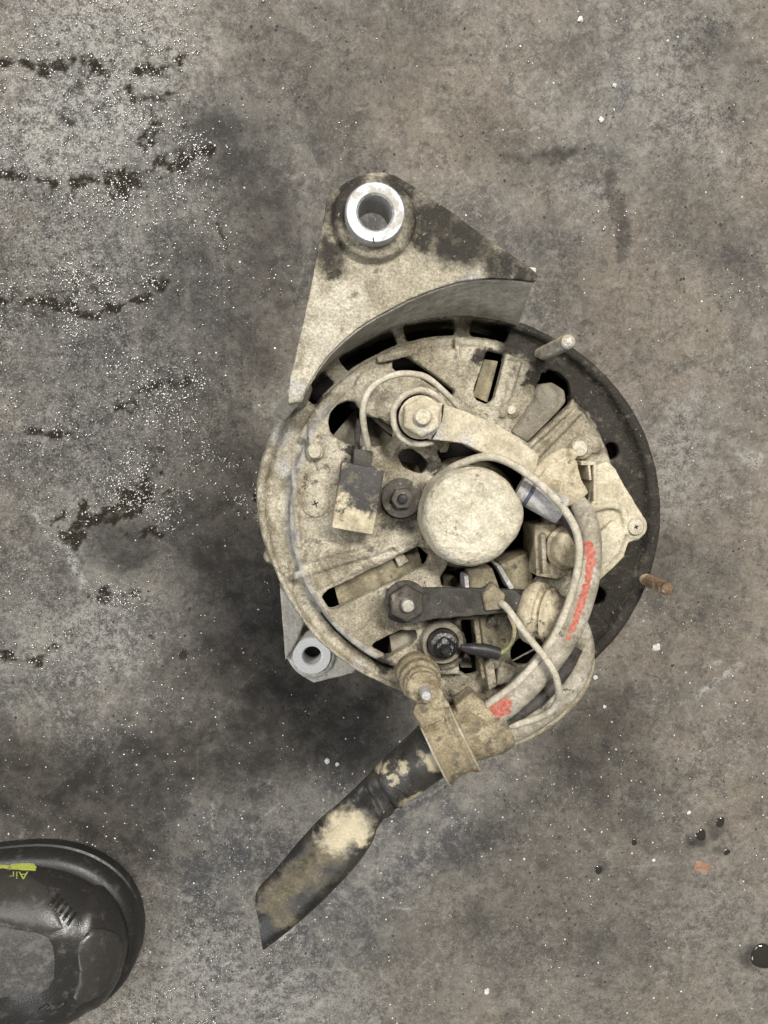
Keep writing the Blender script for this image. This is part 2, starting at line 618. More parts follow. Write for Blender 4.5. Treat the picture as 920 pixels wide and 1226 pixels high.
# pale scuffs and cement smears
pale = np.zeros(X.shape)
for pts, w, k in (([(20, 603), (40, 618), (70, 650), (100, 690), (104, 702)], 3.0, 0.7), ([(838, 842), (870, 805), (884, 790)], 5, 0.55),
                  ([(740, 955), (765, 962), (790, 975)], 6, 0.30), ([(850, 790), (862, 783)], 3, 0.4), ([(0, 560), (8, 548)], 6, 0.5),
                  ([(780, 1165), (797, 1162)], 3, 0.5), ([(262, 1160), (280, 1140)], 3, 0.5), ([(330, 1172), (370, 1173)], 1.8, 0.6),
                  ([(250, 985), (254, 960)], 4, 0.75), ([(186, 1040), (190, 1030)], 3, 0.6), ([(465, 1088), (500, 1092)], 2.0, 0.6),
                  ([(252, 1190), (262, 1170)], 3, 0.4), ([(840, 470), (810, 530)], 10, 0.35), ([(895, 540), (905, 555)], 8, 0.4),
                  ([(800, 620), (850, 600), (920, 578)], 2.5, 0.35), ([(680, 230), (720, 240)], 16, 0.2), ([(270, 1080), (300, 1065)], 2, 0.4),
                  ([(640, 120), (700, 150)], 30, 0.14), ([(120, 130), (60, 170)], 80, 0.40), ([(200, 30), (90, 20)], 60, 0.34), ([(60, 280), (160, 300)], 40, 0.26), ([(60, 745), (120, 770)], 50, 0.34), ([(780, 90), (860, 160)], 70, 0.22), ([(820, 520), (800, 600)], 40, 0.26), ([(740, 120), (850, 20)], 40, 0.14),
                  ([(860, 1100), (900, 1180)], 60, 0.14), ([(250, 1160), (150, 1215), (400, 1210)], 65, 0.26), ([(520, 1080), (470, 1050)], 30, 0.10)):
    d = seg_dist(warpx, warpy, pts) / PX0
    pale = np.maximum(pale, k * sstep(-d + w * 0.8 * crumb, -w * 1.5, -w * 0.2))
# hair-fine scratches left by dragged metal
sr = random.Random(5)
for k in range(46):
    a0, b0, an, L = sr.uniform(0, 920), sr.uniform(0, 1226), sr.uniform(0, 3.14), sr.uniform(15, 70)
    bend = sr.uniform(-0.25, 0.25)
    d = seg_dist(X, Y, [(a0, b0), (a0 + L * math.cos(an), b0 + L * math.sin(an)), (a0 + 2 * L * math.cos(an + bend), b0 + 2 * L * math.sin(an + bend))]) / PX0
    pale = np.maximum(pale, sr.uniform(0.12, 0.40) * sstep(-d, -1.9, -0.5))
# how gritty / wet the ground is (the left of the picture is crusted and damp)
pxx = X / PX0 + NADIR[0]
pyy = -Y / PX0 + NADIR[1]
wet = sstep(-pxx + 90 * patch, -400, -80) * sstep(-pyy + 120 * patch, -1000, -520)
wet = np.maximum(wet, 0.75 * sstep(-np.hypot(pxx - 150, pyy - 1190), -260, -60))
wet = np.clip(wet + 0.35 * patch, 0, 1)
# smears swept clean of grit in the crust
smooth_spot = np.maximum(sstep(-np.hypot((pxx - 148) / 1.15, pyy - 655) + 14 * patch, -52, -38), sstep(-np.hypot((pxx - 260) / 0.8, (pyy - 690) / 1.6), -75, -30))
wet *= 1 - 0.9 * smooth_spot
warm = np.clip(0.42 + 1.2 * fbm2(X, Y, 9, 71, 4) + 0.35 * sstep(pxx, 450, 850) - 0.35 * sstep(-np.hypot(pxx - 250, pyy - 1180), -330, -60), 0, 1)
height = 0.00035 * fbm2(X, Y, 60, 41, 4) + 0.00045 * wet * np.maximum(crumb, -0.1) * (1 - smooth_spot) + 0.00016 * fbm2(X, Y, 330, 51, 2)
height -= 0.0006 * oil
inside = (np.abs(X - 0.035) < 0.33) & (np.abs(Y + 0.045) < 0.41)
height = np.where(inside, height, 0.0)

ny, nx = X.shape
me = bpy.data.meshes.new('floor')
me.vertices.add(nx * ny)
me.vertices.foreach_set('co', np.stack([X, Y, height - 0.0004], 2).ravel())
ii = (np.arange(ny - 1)[:, None] * nx + np.arange(nx - 1)[None, :]).ravel()
quads = np.stack([ii, ii + 1, ii + nx + 1, ii + nx], 1)
me.loops.add(quads.size)
me.loops.foreach_set('vertex_index', quads.ravel())
me.polygons.add(len(quads))
me.polygons.foreach_set('loop_start', np.arange(0, quads.size, 4))
me.polygons.foreach_set('use_smooth', np.ones(len(quads), bool))
me.update(calc_edges=True)
for nm, arr in (('oil', oil), ('stain_shade', stain_shade), ('pale', pale), ('wet', wet), ('warm', warm)):
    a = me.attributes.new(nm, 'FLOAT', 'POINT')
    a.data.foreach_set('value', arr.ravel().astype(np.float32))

n = NT('oily_concrete')
f1 = n.noise(28, 6, 0.65)
f2 = n.noise(190, 5, 0.7)
f3 = n.noise(900, 3, 0.75)
c = n.mix(n.ramp(f1, 0.40, 0.60), (0.072, 0.071, 0.072), (0.152, 0.145, 0.134))
c = n.mix(n.math('MULTIPLY', n.attr('warm'), 0.78), c, (0.182, 0.154, 0.120))
f4 = n.noise(75, 7, 0.72, 0.6)
c = n.mix(n.ramp(f4, 0.52, 0.62, 0, 0.50), c, (0.235, 0.218, 0.19))
c = n.mix(n.ramp(f4, 0.47, 0.37, 0, 0.55), c, (0.060, 0.058, 0.055))
amp = n.math('MULTIPLY', n.math('ADD', 0.48, n.math('MULTIPLY', n.attr('wet'), 0.62)), n.ramp(n.noise(16, 4, 0.6), 0.40, 0.60, 0.45, 1.0))
c = n.mix(n.math('MULTIPLY', n.ramp(f2, 0.52, 0.64, 0, 0.75), amp), c, (0.27, 0.258, 0.23))
c = n.mix(n.math('MULTIPLY', n.ramp(f2, 0.47, 0.36, 0, 0.85), amp), c, (0.046, 0.043, 0.039))
c = n.mix(n.math('MULTIPLY', n.ramp(f3, 0.55, 0.66, 0, 0.70), amp), c, (0.36, 0.35, 0.32))
c = n.mix(n.math('MULTIPLY', n.ramp(f3, 0.45, 0.35, 0, 0.75), amp), c, (0.036, 0.034, 0.031))
f5 = n.noise(48, 8, 0.70, 0.2)
c = n.mix(n.ramp(f5, 0.55, 0.68, 0, 0.30), c, (0.215, 0.195, 0.16))
f6 = n.noise(420, 6, 0.72, 0.8)
c = n.mix(n.ramp(f6, 0.56, 0.64, 0, 0.50), c, (0.30, 0.285, 0.25))
c = n.mix(n.ramp(f6, 0.45, 0.38, 0, 0.45), c, (0.045, 0.043, 0.04))
c = n.mix(n.ramp(f5, 0.46, 0.34, 0, 0.40), c, (0.062, 0.060, 0.058))
c = n.mix(n.math('MULTIPLY', n.attr('pale'), n.ramp(n.math('ADD', n.math('MULTIPLY', f3, 0.5), n.math('MULTIPLY', f2, 0.5)), 0.44, 0.56)), c, (0.40, 0.395, 0.375))
c = n.mix(n.math('MULTIPLY', n.attr('stain_shade'), n.ramp(f5, 0.36, 0.60, 0.97, 0.68)), c, (0.028, 0.026, 0.024))
oilm = n.attr('oil')
c = n.mix(n.math('MULTIPLY', oilm, n.ramp(n.math('ADD', n.math('MULTIPLY', f2, 0.6), n.math('MULTIPLY', f3, 0.4)), 0.62, 0.50, 0.50, 0.95)), c, (0.019, 0.016, 0.011))
wetm = n.attr('wet')
r = n.math('SUBTRACT', 0.82, n.math('MULTIPLY', wetm, n.ramp(f3, 0.40, 0.66, 0.06, 0.42)))
r = n.math('SUBTRACT', r, n.math('MULTIPLY', oilm, 0.12), True)
nb = n.bump(f2, 0.35, 0.0012)
nb = n.bump(f3, 0.9, 0.0006, nb)
M['floor'] = n.out(c, r, 0.0, nb, n.math('MULTIPLY', n.math('SUBTRACT', 1.05, oilm), n.math('ADD', 0.06, n.math('MULTIPLY', wetm, n.ramp(f3, 0.50, 0.64, 0.03, 0.5)))))
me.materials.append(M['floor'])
floor = bpy.data.objects.new('floor', me)
COL.objects.link(floor)
tag(floor, 'stained grey concrete workshop floor with oil marks', 'floor', kind='structure')


def floor_z(x, y):
    i = min(max(int(np.searchsorted(gx, x)), 0), nx - 1)
    j = min(max(int(np.searchsorted(gy, y)), 0), ny - 1)
    return height[j, i] - 0.0004, i, j


# ------------------------------------------------------------------ grit and droplets nobody could count
M['grit_pale'] = plain('pale_grit', (0.62, 0.61, 0.57), 0.6, 0, 0.25, 0.2, dust=0.0)
n = NT('wet_droplet')
M['droplet'] = n.out((0.44, 0.43, 0.405), 0.26, 0.7, None, 0.9)
n = NT('dark_crumb')
M['crumb'] = n.out((0.04, 0.036, 0.03), 0.7, 0, n.bump(n.noise(900), 0.5, 0.0005))

ico_v, ico_f = [], []
bm = bmesh.new()
bmesh.ops.create_icosphere(bm, subdivisions=1, radius=1)
bm.verts.ensure_lookup_table()
ICO = np.array([v.co[:] for v in bm.verts])
ICOF = np.array([[v.index for v in f.verts] for f in bm.faces])
bm.free()


def scatter(name, label, cat, count, weight, smin, smax, mat, flat=0.6, seed=1, jag=0.35, pw=2.5, smooth=False):
    rg = np.random.default_rng(seed)
    vs, fs, k = [], [], 0
    tries = 0
    while k < count and tries < count * 60:
        tries += 1
        x = rg.uniform(-0.28, 0.35)
        y = rg.uniform(-0.44, 0.35)
        z, i, j = floor_z(x, y)
        if rg.random() > weight[j, i]:
            continue
        s = smin + (smax - smin) * rg.random() ** pw
        a = rg.uniform(0, 6.28)
        v = ICO * (1 + jag * rg.uniform(-1, 1, (len(ICO), 1))) * np.array([s, s * rg.uniform(0.6, 1.0), s * flat])
        ca, sa = math.cos(a), math.sin(a)
        v = np.stack([v[:, 0] * ca - v[:, 1] * sa + x, v[:, 0] * sa + v[:, 1] * ca + y, v[:, 2] + z + s * flat * 0.35], 1)
        vs.append(v)
        fs.append(ICOF + k * len(ICO))
        k += 1
    m = bpy.data.meshes.new(name)
    m.from_pydata(np.concatenate(vs).tolist(), [], np.concatenate(fs).tolist())
    if smooth:
        m.polygons.foreach_set('use_smooth', [True] * len(m.polygons))
    m.materials.append(mat)
    o = bpy.data.objects.new(name, m)
    COL.objects.link(o)
    return tag(o, label, cat, kind='stuff')


clump = sstep(fbm2(X, Y, 42, 91, 4), 0.02, 0.40)
near_oil = np.zeros(X.shape)
for s in (1, 3, 6, 9):
    near_oil = np.maximum(near_oil, np.maximum(np.roll(oil, s, 0), np.roll(oil, -s, 0)))
    near_oil = np.maximum(near_oil, np.maximum(np.roll(oil, s, 1), np.roll(oil, -s, 1)))
wdrop = np.clip((0.05 + 0.95 * clump ** 1.4) * wet ** 1.3 + 0.8 * near_oil * (0.3 + clump), 0, 1) * (1 - smooth_spot)
scatter('wet_grit', 'glinting wet grit crusted over the left of the floor', 'grit', 13000, wdrop, 0.00022, 0.00110, M['droplet'], 0.75, 3, 0.25, 2.2, True)
wp = np.clip(0.05 + 0.5 * clump * (0.3 + wet) + 0.12 * sstep(-np.abs(pyy - 1000), -200, 0), 0, 1)
scatter('pale_grit', 'fine pale grains strewn over the concrete', 'grit', 4200, wp, 0.00016, 0.00075, M['grit_pale'], 0.6, 4, 0.35, 4.0)
scatter('dark_crumbs', 'tiny dark crumbs of dirt on the concrete', 'crumbs', 3200, np.clip(0.1 + wet * clump + stain_shade, 0, 1), 0.0003, 0.0010, M['crumb'], 0.6, 5, 0.35, 3.0)

# ------------------------------------------------------------------ the alternator, standing on its pulley
alt = thing('alternator', 'dust-caked truck alternator standing on its pulley with its cable tail', 'alternator', ALT0)
AX, AY = ALT0.x, ALT0.y


def pol(r, a, z):
    """point r mm from the alternator's axis at angle a (degrees) and height z (mm)"""
    return Vector((AX + r * math.cos(R(a)) / 1000, AY + r * math.sin(R(a)) / 1000, z / 1000))


def circle(cx, cy, r, n=24):
    return [(cx + r * math.cos(2 * math.pi * k / n), cy + r * math.sin(2 * math.pi * k / n)) for k in range(n)]


# grease-blackened right rim: a band of stains along the flange
rim_spots = []
for a in range(-62, 62, 9):
    p = pol(75.5, a, 184)
    rim_spots.append((p, 11.5))
GREASE = [(700, 445, 184, 34), (740, 480, 184, 34), (765, 530, 184, 30), (778, 585, 184, 27), (782, 640, 184, 28), (770, 690, 184, 32), (745, 735, 184, 34),
          (715, 770, 184, 36), (655, 420, 186, 32), (620, 402, 186, 24), (735, 660, 184, 34), (720, 720, 184, 40), (690, 750, 184, 30), (630, 415, 188, 16),
          (482, 607, 190, 30), (640, 450, 190, 12), (575, 425, 190, 13), (560, 690, 186, 30), (600, 700, 186, 36), (560, 770, 186, 26), (640, 770, 186, 28),
          (520, 560, 190, 14), (460, 795, 186, 14), (530, 770, 190, 32), (740, 590, 186, 22), (380, 470, 186, 10), (425, 548, 190, 12)]
M['housing'] = dusty('dusty_cast_aluminium', dust=(0.450, 0.412, 0.322), dust2=(0.290, 0.256, 0.187), cover=0.70, grain_k=1.8, bump=1.0, ring=(63, 69, 10, 66), band=(64.2, 65.4, 68.2, 69.4, 192, 52), spots=GREASE,
                     pale=[(335, 520, 184, 14), (346, 560, 184, 10), (350, 640, 186, 8), (372, 715, 186, 7), (345, 480, 190, 16), (430, 800, 184, 9)])
M['bracket'] = dusty('dusty_bracket', dust=(0.455, 0.42, 0.335), dust2=(0.355, 0.318, 0.24), cover=0.74, smear_k=0.85, grain_k=1.8, bump=0.9, gsoft=0.95,
                     spots=[(480, 222, 222, 26), (520, 262, 222, 34), (560, 290, 222, 34), (600, 315, 222, 26), (630, 330, 222, 18), (405, 250, 222, 24), (392, 300, 222, 22),
                            (420, 222, 222, 20), (540, 300, 222, 20), (508, 282, 222, 14), (398, 325, 222, 10)],
                     pale=[(600, 355, 215, 20), (560, 355, 210, 16), (520, 372, 205, 14), (480, 392, 200, 12), (440, 420, 200, 10), (632, 348, 218, 14), (405, 450, 195, 9), (350, 470, 205, 10)])
M['inner'] = dusty('dusty_inner_metal', dust=(0.27, 0.235, 0.155), dust2=(0.20, 0.175, 0.12), cover=0.62, under=(0.07, 0.065, 0.06))
M['innergrey'] = dusty('dusty_grey_plastic', dust=(0.25, 0.225, 0.175), dust2=(0.20, 0.18, 0.14), cover=0.75, under=(0.06, 0.058, 0.055), bump=0.4)
M['dust'] = dusty('thick_dust', dust=(0.57, 0.525, 0.415), dust2=(0.49, 0.445, 0.34), cover=0.94, bump=0.9, sc=1.6, smear_k=0.45, grain_k=1.3)
M['dust_soft'] = dusty('dust_on_rubber', dust=(0.46, 0.40, 0.285), dust2=(0.37, 0.32, 0.22), cover=0.64, sc=1.5, under=(0.13, 0.115, 0.09), bump=0.45)
M['cable'] = dusty('dust_on_cable', dust=(0.38, 0.35, 0.285), dust2=(0.28, 0.252, 0.195), cover=0.66, smear_k=0.8, sc=1.7, under=(0.20, 0.18, 0.15), bump=0.35)
M['wire'] = dusty('dust_on_thin_wire', dust=(0.47, 0.43, 0.35), dust2=(0.385, 0.35, 0.275), cover=0.9, smear_k=0.5, sc=1.8, under=(0.25, 0.22, 0.16), bump=0.25)
M['clamp'] = dusty('dusty_clamp', dust=(0.36, 0.305, 0.205), dust2=(0.235, 0.195, 0.125), cover=0.50, grain_k=1.6, under=(0.11, 0.095, 0.07), rust=0.3, bump=0.8)
M['strap'] = dusty('dusty_strap', dust=(0.52, 0.465, 0.345), dust2=(0.44, 0.39, 0.285), cover=0.84, smear_k=0.4, under=(0.30, 0.28, 0.25), pale=[(525, 520, 208, 12), (560, 530, 208, 10), (500, 515, 208, 10)])
M['strapdark'] = dusty('dark_strap', dust=(0.070, 0.064, 0.056), dust2=(0.052, 0.048, 0.043), cover=0.75, under=(0.17, 0.15, 0.11), bump=0.35, rough=0.75)
M['greynut'] = dusty('greasy_nut', dust=(0.105, 0.095, 0.078), dust2=(0.075, 0.068, 0.057), cover=0.7, under=(0.26, 0.23, 0.17), bump=0.35, rough=0.7)
M['alu'] = plain('clean_aluminium', (0.40, 0.40, 0.40), 0.55, 0.45, 0.2, 0.5, dustc=(0.34, 0.31, 0.25), dust=0.30)
M['alu_white'] = plain('chalky_aluminium', (0.84, 0.84, 0.83), 0.5, 0.05, 0.08, 0.3, dust=0.06)
M['black'] = plain('black_plastic', (0.022, 0.021, 0.021), 0.45, 0, 0.25, 0.25, dust=0.12)
M['blackoil'] = plain('oily_black', (0.014, 0.013, 0.012), 0.22, 0, 0.3, 0.9, dust=0.03, spec=0.7)
M['dark'] = plain('dark_windings', (0.020, 0.017, 0.014), 0.75, 0, 0.4, 0.6, dust=0.05)
M['steel'] = plain('worn_steel', (0.34, 0.33, 0.31), 0.42, 0.8, 0.2, 0.3, dust=0.3)
M['studsteel'] = plain('dull_stud', (0.26, 0.245, 0.22), 0.5, 0.6, 0.25, 0.5, dustc=(0.30, 0.25, 0.17), dust=0.5)
M['rust'] = plain('rusty_stud', (0.13, 0.085, 0.05), 0.75, 0.2, 0.4, 0.8, dustc=(0.34, 0.27, 0.17), dust=0.4)
M['greysleeve'] = dusty('grey_sleeve', dust=(0.47, 0.46, 0.45), dust2=(0.40, 0.39, 0.385), cover=0.8, under=(0.24, 0.24, 0.25), bump=0.3)
M['band'] = plain('dark_blue_band', (0.06, 0.063, 0.10), 0.6, 0, 0.2, 0.2, dust=0.25)
M['red'] = plain('red_insulation', (0.52, 0.15, 0.10), 0.65, 0, 0.2, 0.3, dustc=(0.48, 0.38, 0.27), dust=0.52)
M['green'] = plain('green_yellow_wire', (0.20, 0.21, 0.08), 0.6, 0, 0.25, 0.3, dust=0.5)

# --- the rear housing: one casting with its vents cut through
hb = MB()
hb.lathe((AX, AY, 0), [(0, 190), (30, 190), (63.2, 190), (65.2, 189.2), (66.2, 187), (66.8, 184.6), (69, 183.0), (72.5, 182.2), (75.6, 182.3), (76.6, 183.4), (77.6, 185.6), (79, 186.2), (80.2, 185.4), (81, 183),
                       (81.2, 178), (80.2, 174.5), (80, 160), (80, 140), (78.6, 140), (78.6, 174), (76, 178), (66, 179.5), (63, 184), (0, 184)], n=160)
_hv = []
for (x, y, z) in hb.v:
    dx, dy = x - AX, y - AY
    r_ = math.hypot(dx, dy)
    if r_ > 0.070:
        an = math.degrees(math.atan2(dy, dx)) % 360
        f_ = float(sstep(an, 168, 206) * (1 - sstep(an, 258, 275)))
        g_ = max(0.0, math.cos(R(an + 25)))      # the flange is wider at its lower right
        k_ = (r_ - 0.45 * f_ * (r_ - 0.070) + 0.0055 * g_ * (r_ - 0.070) / 0.011) / r_
        x, y = AX + dx * k_, AY + dy * k_
    _hv.append((x, y, z))
hb.v = _hv
vents = MB()
V = [
    [(393, 505), (396, 493), (404, 484), (416, 479), (428, 480), (437, 486), (450, 495), (471, 513), (470, 525), (463, 532), (445, 535), (422, 534), (405, 526), (395, 517)],
    [(477, 545), (483, 538), (495, 537), (506, 545), (513, 554), (507, 567), (496, 565), (483, 559)],
    [(384, 719), (387, 711), (394, 706), (459, 675), (500, 655), (510, 657), (515, 666), (511, 676), (460, 702), (400, 730), (391, 731), (385, 726)],
    [(443, 777), (449, 769), (490, 750), (498, 752), (500, 764), (492, 773), (459, 790), (449, 787)],
    [(469, 440), (471, 430), (478, 424), (489, 426), (520, 448), (546, 468), (541, 477), (520, 463), (500, 451), (480, 448)],
    [(585, 416), (590, 413), (604, 412), (608, 420), (592, 477), (584, 484), (570, 479), (567, 467)],
    [(644, 458), (651, 445), (662, 440), (677, 444), (688, 456), (690, 470), (683, 484), (634, 531), (612, 517), (640, 478)],
    circle(740, 540, 10.5), circle(723, 718, 11),
    [(524, 540), (535, 530), (560, 528), (592, 540), (625, 556), (648, 590), (652, 640), (649, 690), (630, 708), (588, 707), (556, 706), (530, 704), (527, 692), (538, 676), (540, 580)],
    [(552, 742), (568, 742), (570, 768), (578, 790), (577, 812), (562, 816), (551, 808), (549, 792), (554, 770)],
    circle(632, 783, 20), circle(502, 501, 29),
]
for poly in V:
    vents.prism(poly, 120, 200, 190)
for a0, a1 in ((133.0, 142.5), (109.2, 127.4), (90.5, 106.0), (73.5, 85.6)):
    k = 10
    ring = [(71.6, a0 + (a1 - a0) * i / k) for i in range(k + 1)] + [(77.9, a1 + (a0 - a1) * i / k) for i in range(k + 1)]
    vents.loft([[pol(r, a, 120) for r, a in ring], [pol(r, a, 205) for r, a in ring]])
# open channel between face and flange at lower left
ring = [(67.0, 200 + 50 * i / 12) for i in range(13)] + [(69.6 - 2.3 * (i / 12) ** 1.3, 250 - 50 * i / 12) for i in range(13)]
vents.loft([[pol(r, a, 174) for r, a in ring], [pol(r, a, 205) for r, a in ring]])
ribs = MB()
for a, r in ((193, 76.9), (203, 74.4)):
    p = pol(r, a, 0)
    ribs.lathe((p.x, p.y, 0), [(0, 172), (3.0, 172), (3.2, 181), (2.2, 183.4), (0, 183.8)], n=14)
# the raised rim over the top and the ribs of the casting
ribs.tube([pol(68.2, a, 186.5) for a in range(58, 160, 6)], [0.0022] * 17, n=10, sub=2)
ribs.tube([pol(65.2, a, 188.4) for a in range(156, 262, 6)], [0.0018] * 18, n=10, sub=2)


def rib(a, b, w, z=190, h=1.4):
    ribs.tube([U(a[0], a[1], z), U((a[0] + b[0]) / 2, (a[1] + b[1]) / 2, z + 0.3), U(b[0], b[1], z)], w * mpp(z), n=8, flat=h / (w * mpp(z) * 1000), sub=3)


rib((352, 690), (505, 643), 5)
rib((362, 672), (440, 652), 4, h=0.9)
rib((382, 702), (500, 650), 3.5, h=1.0)
rib((352, 560), (358, 655), 4)
rib((640, 548), (694, 492), 4.5, h=2.2)
rib((628, 540), (684, 488), 3.5, h=2.0)
rib((600, 500), (622, 432), 4.5, h=2.0)
rib((617, 440), (600, 498), 4, h=1.6)
rib((546, 404), (552, 450), 3.0, h=1.2)
rib((452, 430), (500, 420), 5, h=1.0)
rib((377, 500), (377, 535), 8, h=1.0)
for (cx, cy, rp, h) in ((377, 541, 11, 3.0), (378, 603, 20, 0.9), (613, 491, 9, 1.3), (695, 536, 15, 2.4), (712, 535, 8, 1.5), (454, 470, 30, 0.8), (482, 597, 28, 1.2), (530, 773, 30, 2.0),
                        (488, 724, 32, 1.6)):
    c = U(cx, cy, 190)
    r = rp * mpp(190) * 1000
    ribs.lathe((c.x, c.y, 0), [(0, 184), (r, 184), (r, 190 + h * 0.7), (r * 0.88, 190 + h), (0, 190 + h)], n=24)
# vents are cut through shell first, then ribs are welded on
shell_me = raw_mesh('shell', hb.v, hb.f)
fix_normals(shell_me)
cm = raw_mesh('cut', vents.v, vents.f)
fix_normals(cm)
co = bpy.data.objects.new('cut', cm)
COL.objects.link(co)
shell_me = apply_mods(shell_me, [('BOOLEAN', dict(operation='DIFFERENCE', solver='EXACT', object=co))])
bpy.data.objects.remove(co)
hv = [v.co.copy() for v in shell_me.vertices]
hf = [tuple(p.vertices) for p in shell_me.polygons]
hall = MB().add(hv, hf)
hall.add(ribs.v, ribs.f)
hme = raw_mesh('rear_housing', hall.v, hall.f)
bm = bmesh.new()
bm.from_mesh(hme)
bmesh.ops.triangulate(bm, faces=bm.faces)
bm.to_mesh(hme)
bm.free()
housing = obj('rear_housing', hme, M['housing'], alt, voxel=0.6, rough=0.2, rscale=200, smoothing=3)

# --- what shows dark inside, and the stator, front housing, fan and pulley below
st = MB().lathe((AX, AY, 0), [(12, 150), (78, 150), (78, 139.5), (12, 139.5)], n=64)
obj('stator_winding', st, M['dark'], alt, rough=0.3)
sb = MB().lathe((AX, AY, 0), [(0, 139), (77, 139), (78, 136), (78, 104), (76.5, 101), (0, 101)], n=96)
obj('stator_core', sb, M['innergrey'], alt)
fh = MB().lathe((AX, AY, 0), [(0, 100.5), (79, 100.5), (80, 98), (80, 90), (74, 66), (60, 50), (30, 44), (0, 44)], n=96)
front = obj('front_housing', fh, M['housing'], alt, rough=0.2)
ear = MB()
ear.prism([(335, 704), (352, 690), (366, 742), (360, 760), (352, 775), (342, 791), (338, 742)], 66, 86, 86)
ear.prism([(342, 786), (350, 768), (375, 752), (400, 735), (440, 770), (424, 806), (376, 818), (356, 806)], 64, 80, 80)
c = U(374, 784, 82)
ear.lathe((c.x, c.y, 0), [(5.4, 62), (13, 62), (13, 81), (11.6, 82.5), (5.4, 82.5), (5.4, 62)], n=32)
ec = MB().lathe((c.x, c.y, 0), [(0, 50), (5.2, 50), (5.2, 95), (0, 95)], n=24)
M['ear'] = dusty('dusty_bare_ear', dust=(0.70, 0.68, 0.62), dust2=(0.58, 0.555, 0.49), cover=0.72, under=(0.42, 0.41, 0.39), smear_k=0.7)
ear_o = obj('mounting_ear', ear, M['ear'], front, voxel=0.7, rough=0.2, cut=ec, smoothing=4)
eb = MB().lathe((c.x, c.y, 0), [(5.0, 60), (10.4, 60), (10.4, 83.2), (9.8, 84), (5.6, 84), (5.0, 83.4), (5.0, 60)], n=40)
obj('ear_bushing', eb, M['alu_white'], front)
hole = MB().lathe((c.x, c.y, 0), [(0, 68), (4.99, 68), (4.99, 66), (0, 66)], n=24)
obj('bore_plug', hole, M['black'], front)  # black disc standing in for the shade down the bore
fan = MB().lathe((AX, AY, 0), [(0, 43), (56, 43), (58, 40), (58, 36), (54, 34), (0, 34)], n=48)
obj('cooling_fan', fan, M['steel'], alt)
pl = MB().lathe((AX, AY, 0), [(0, 33.5), (38, 33.5), (40, 31), (40, 28), (31, 20), (31, 18), (40, 10), (40, 7), (38, 0.3), (0, 0.3)], n=64)
obj('pulley', pl, M['steel'], alt)

# --- mounting bracket with its boss and bushing
ARC_T = [(640, 337), (617, 334), (593, 333), (571, 334), (550, 337), (530, 343), (511, 350), (489, 359), (468, 370), (448, 381), (429, 393), (410, 409), (394, 425), (381, 442), (370, 460), (359, 480)]
OUT_T = [(344, 484), (347, 452), (356, 415), (365, 378), (373, 338), (380, 300), (387, 262), (391, 238), (397, 228), (410, 220), (429, 210), (444, 206), (457, 205), (476, 210), (504, 228), (535, 249),
         (566, 271), (597, 293), (620, 309), (637, 321), (644, 328), (645, 334)]
br = MB()
br.prism(ARC_T + OUT_T, 209, 222, 222)
# curved web that leads from the plate down to the flange
rings = []
N = len(ARC_T)
for i, (px, py) in enumerate(ARC_T):
    a = 71.5 + (153 - 71.5) * i / (N - 1)
    t = U(px, py, 221.5)
    b = pol(78.2, a, 183)
    out = (t - Vector((AX, AY, t.z))).normalized() * 0.006
    t = t + Vector((0, 0, -0.0012)) - out * 0.10
    rings.append([b, t, t + out, b + out + Vector((0, 0, -0.002))])
web = MB().loft(rings)
# gusset foot down the left side to the flange
br.prism([(344, 484), (351, 440), (372, 455), (362, 482)], 178, 221, 221)
# thickened rib along the long right-hand edge of the plate
bc = U(448, 262, 224)
br.lathe((bc.x, bc.y, 0), [(0, 206), (14.5, 206), (14.5, 223.5), (13.4, 226.2), (11.5, 227), (0, 227)], n=48)
bore = MB().lathe((bc.x, bc.y, 0), [(0, 150), (9.2, 150), (9.2, 260), (0, 260)], n=40)
bme = raw_mesh('b', br.v, br.f)
bracket = obj('mounting_bracket', bme, M['bracket'], alt, voxel=0.6, rough=0.14, rscale=140, smoothing=9)
bracket_mesh = bracket.data
# bore the boss after welding
loc = world_loc(alt)
cm = raw_mesh('cut', [Vector(v) - loc for v in bore.v], bore.f)
fix_normals(cm)
co = bpy.data.objects.new('cut', cm)
COL.objects.link(co)
tmpm = apply_mods(bracket.data, [('BOOLEAN', dict(operation='DIFFERENCE', solver='EXACT', object=co))])
bpy.data.objects.remove(co)
tmpm.polygons.foreach_set('use_smooth', [True] * len(tmpm.polygons))
tmpm.set_sharp_from_angle(angle=R(45))
tmpm.name = 'mounting_bracket'
bracket.data = tmpm
M['web'] = dusty('scoured_grey_web', dust=(0.52, 0.49, 0.425), dust2=(0.42, 0.39, 0.325), cover=0.76, under=(0.30, 0.285, 0.26), smear_k=0.55, sc=1.3)
obj('curved_web', web, M['web'], bracket, voxel=0.6, rough=0.14, rscale=140, smoothing=4)
bush = MB().lathe((bc.x, bc.y, 0), [(5.7, 211), (9.9, 211), (10.1, 227), (10.1, 231), (9.5, 232), (6.4, 232), (5.7, 231.2), (5.7, 211)], n=56)
obj('bushing', bush, M['alu'], bracket, rough=0.05, rscale=300)
# split line of the spring bushing
sl = MB()
p = U(447, 284, 232.1)
q = U(448, 293, 232.1)
sl.tube([p, (p + q) / 2, q], 0.00022, n=6, sub=2)
obj('split_line', sl, M['black'], bracket)


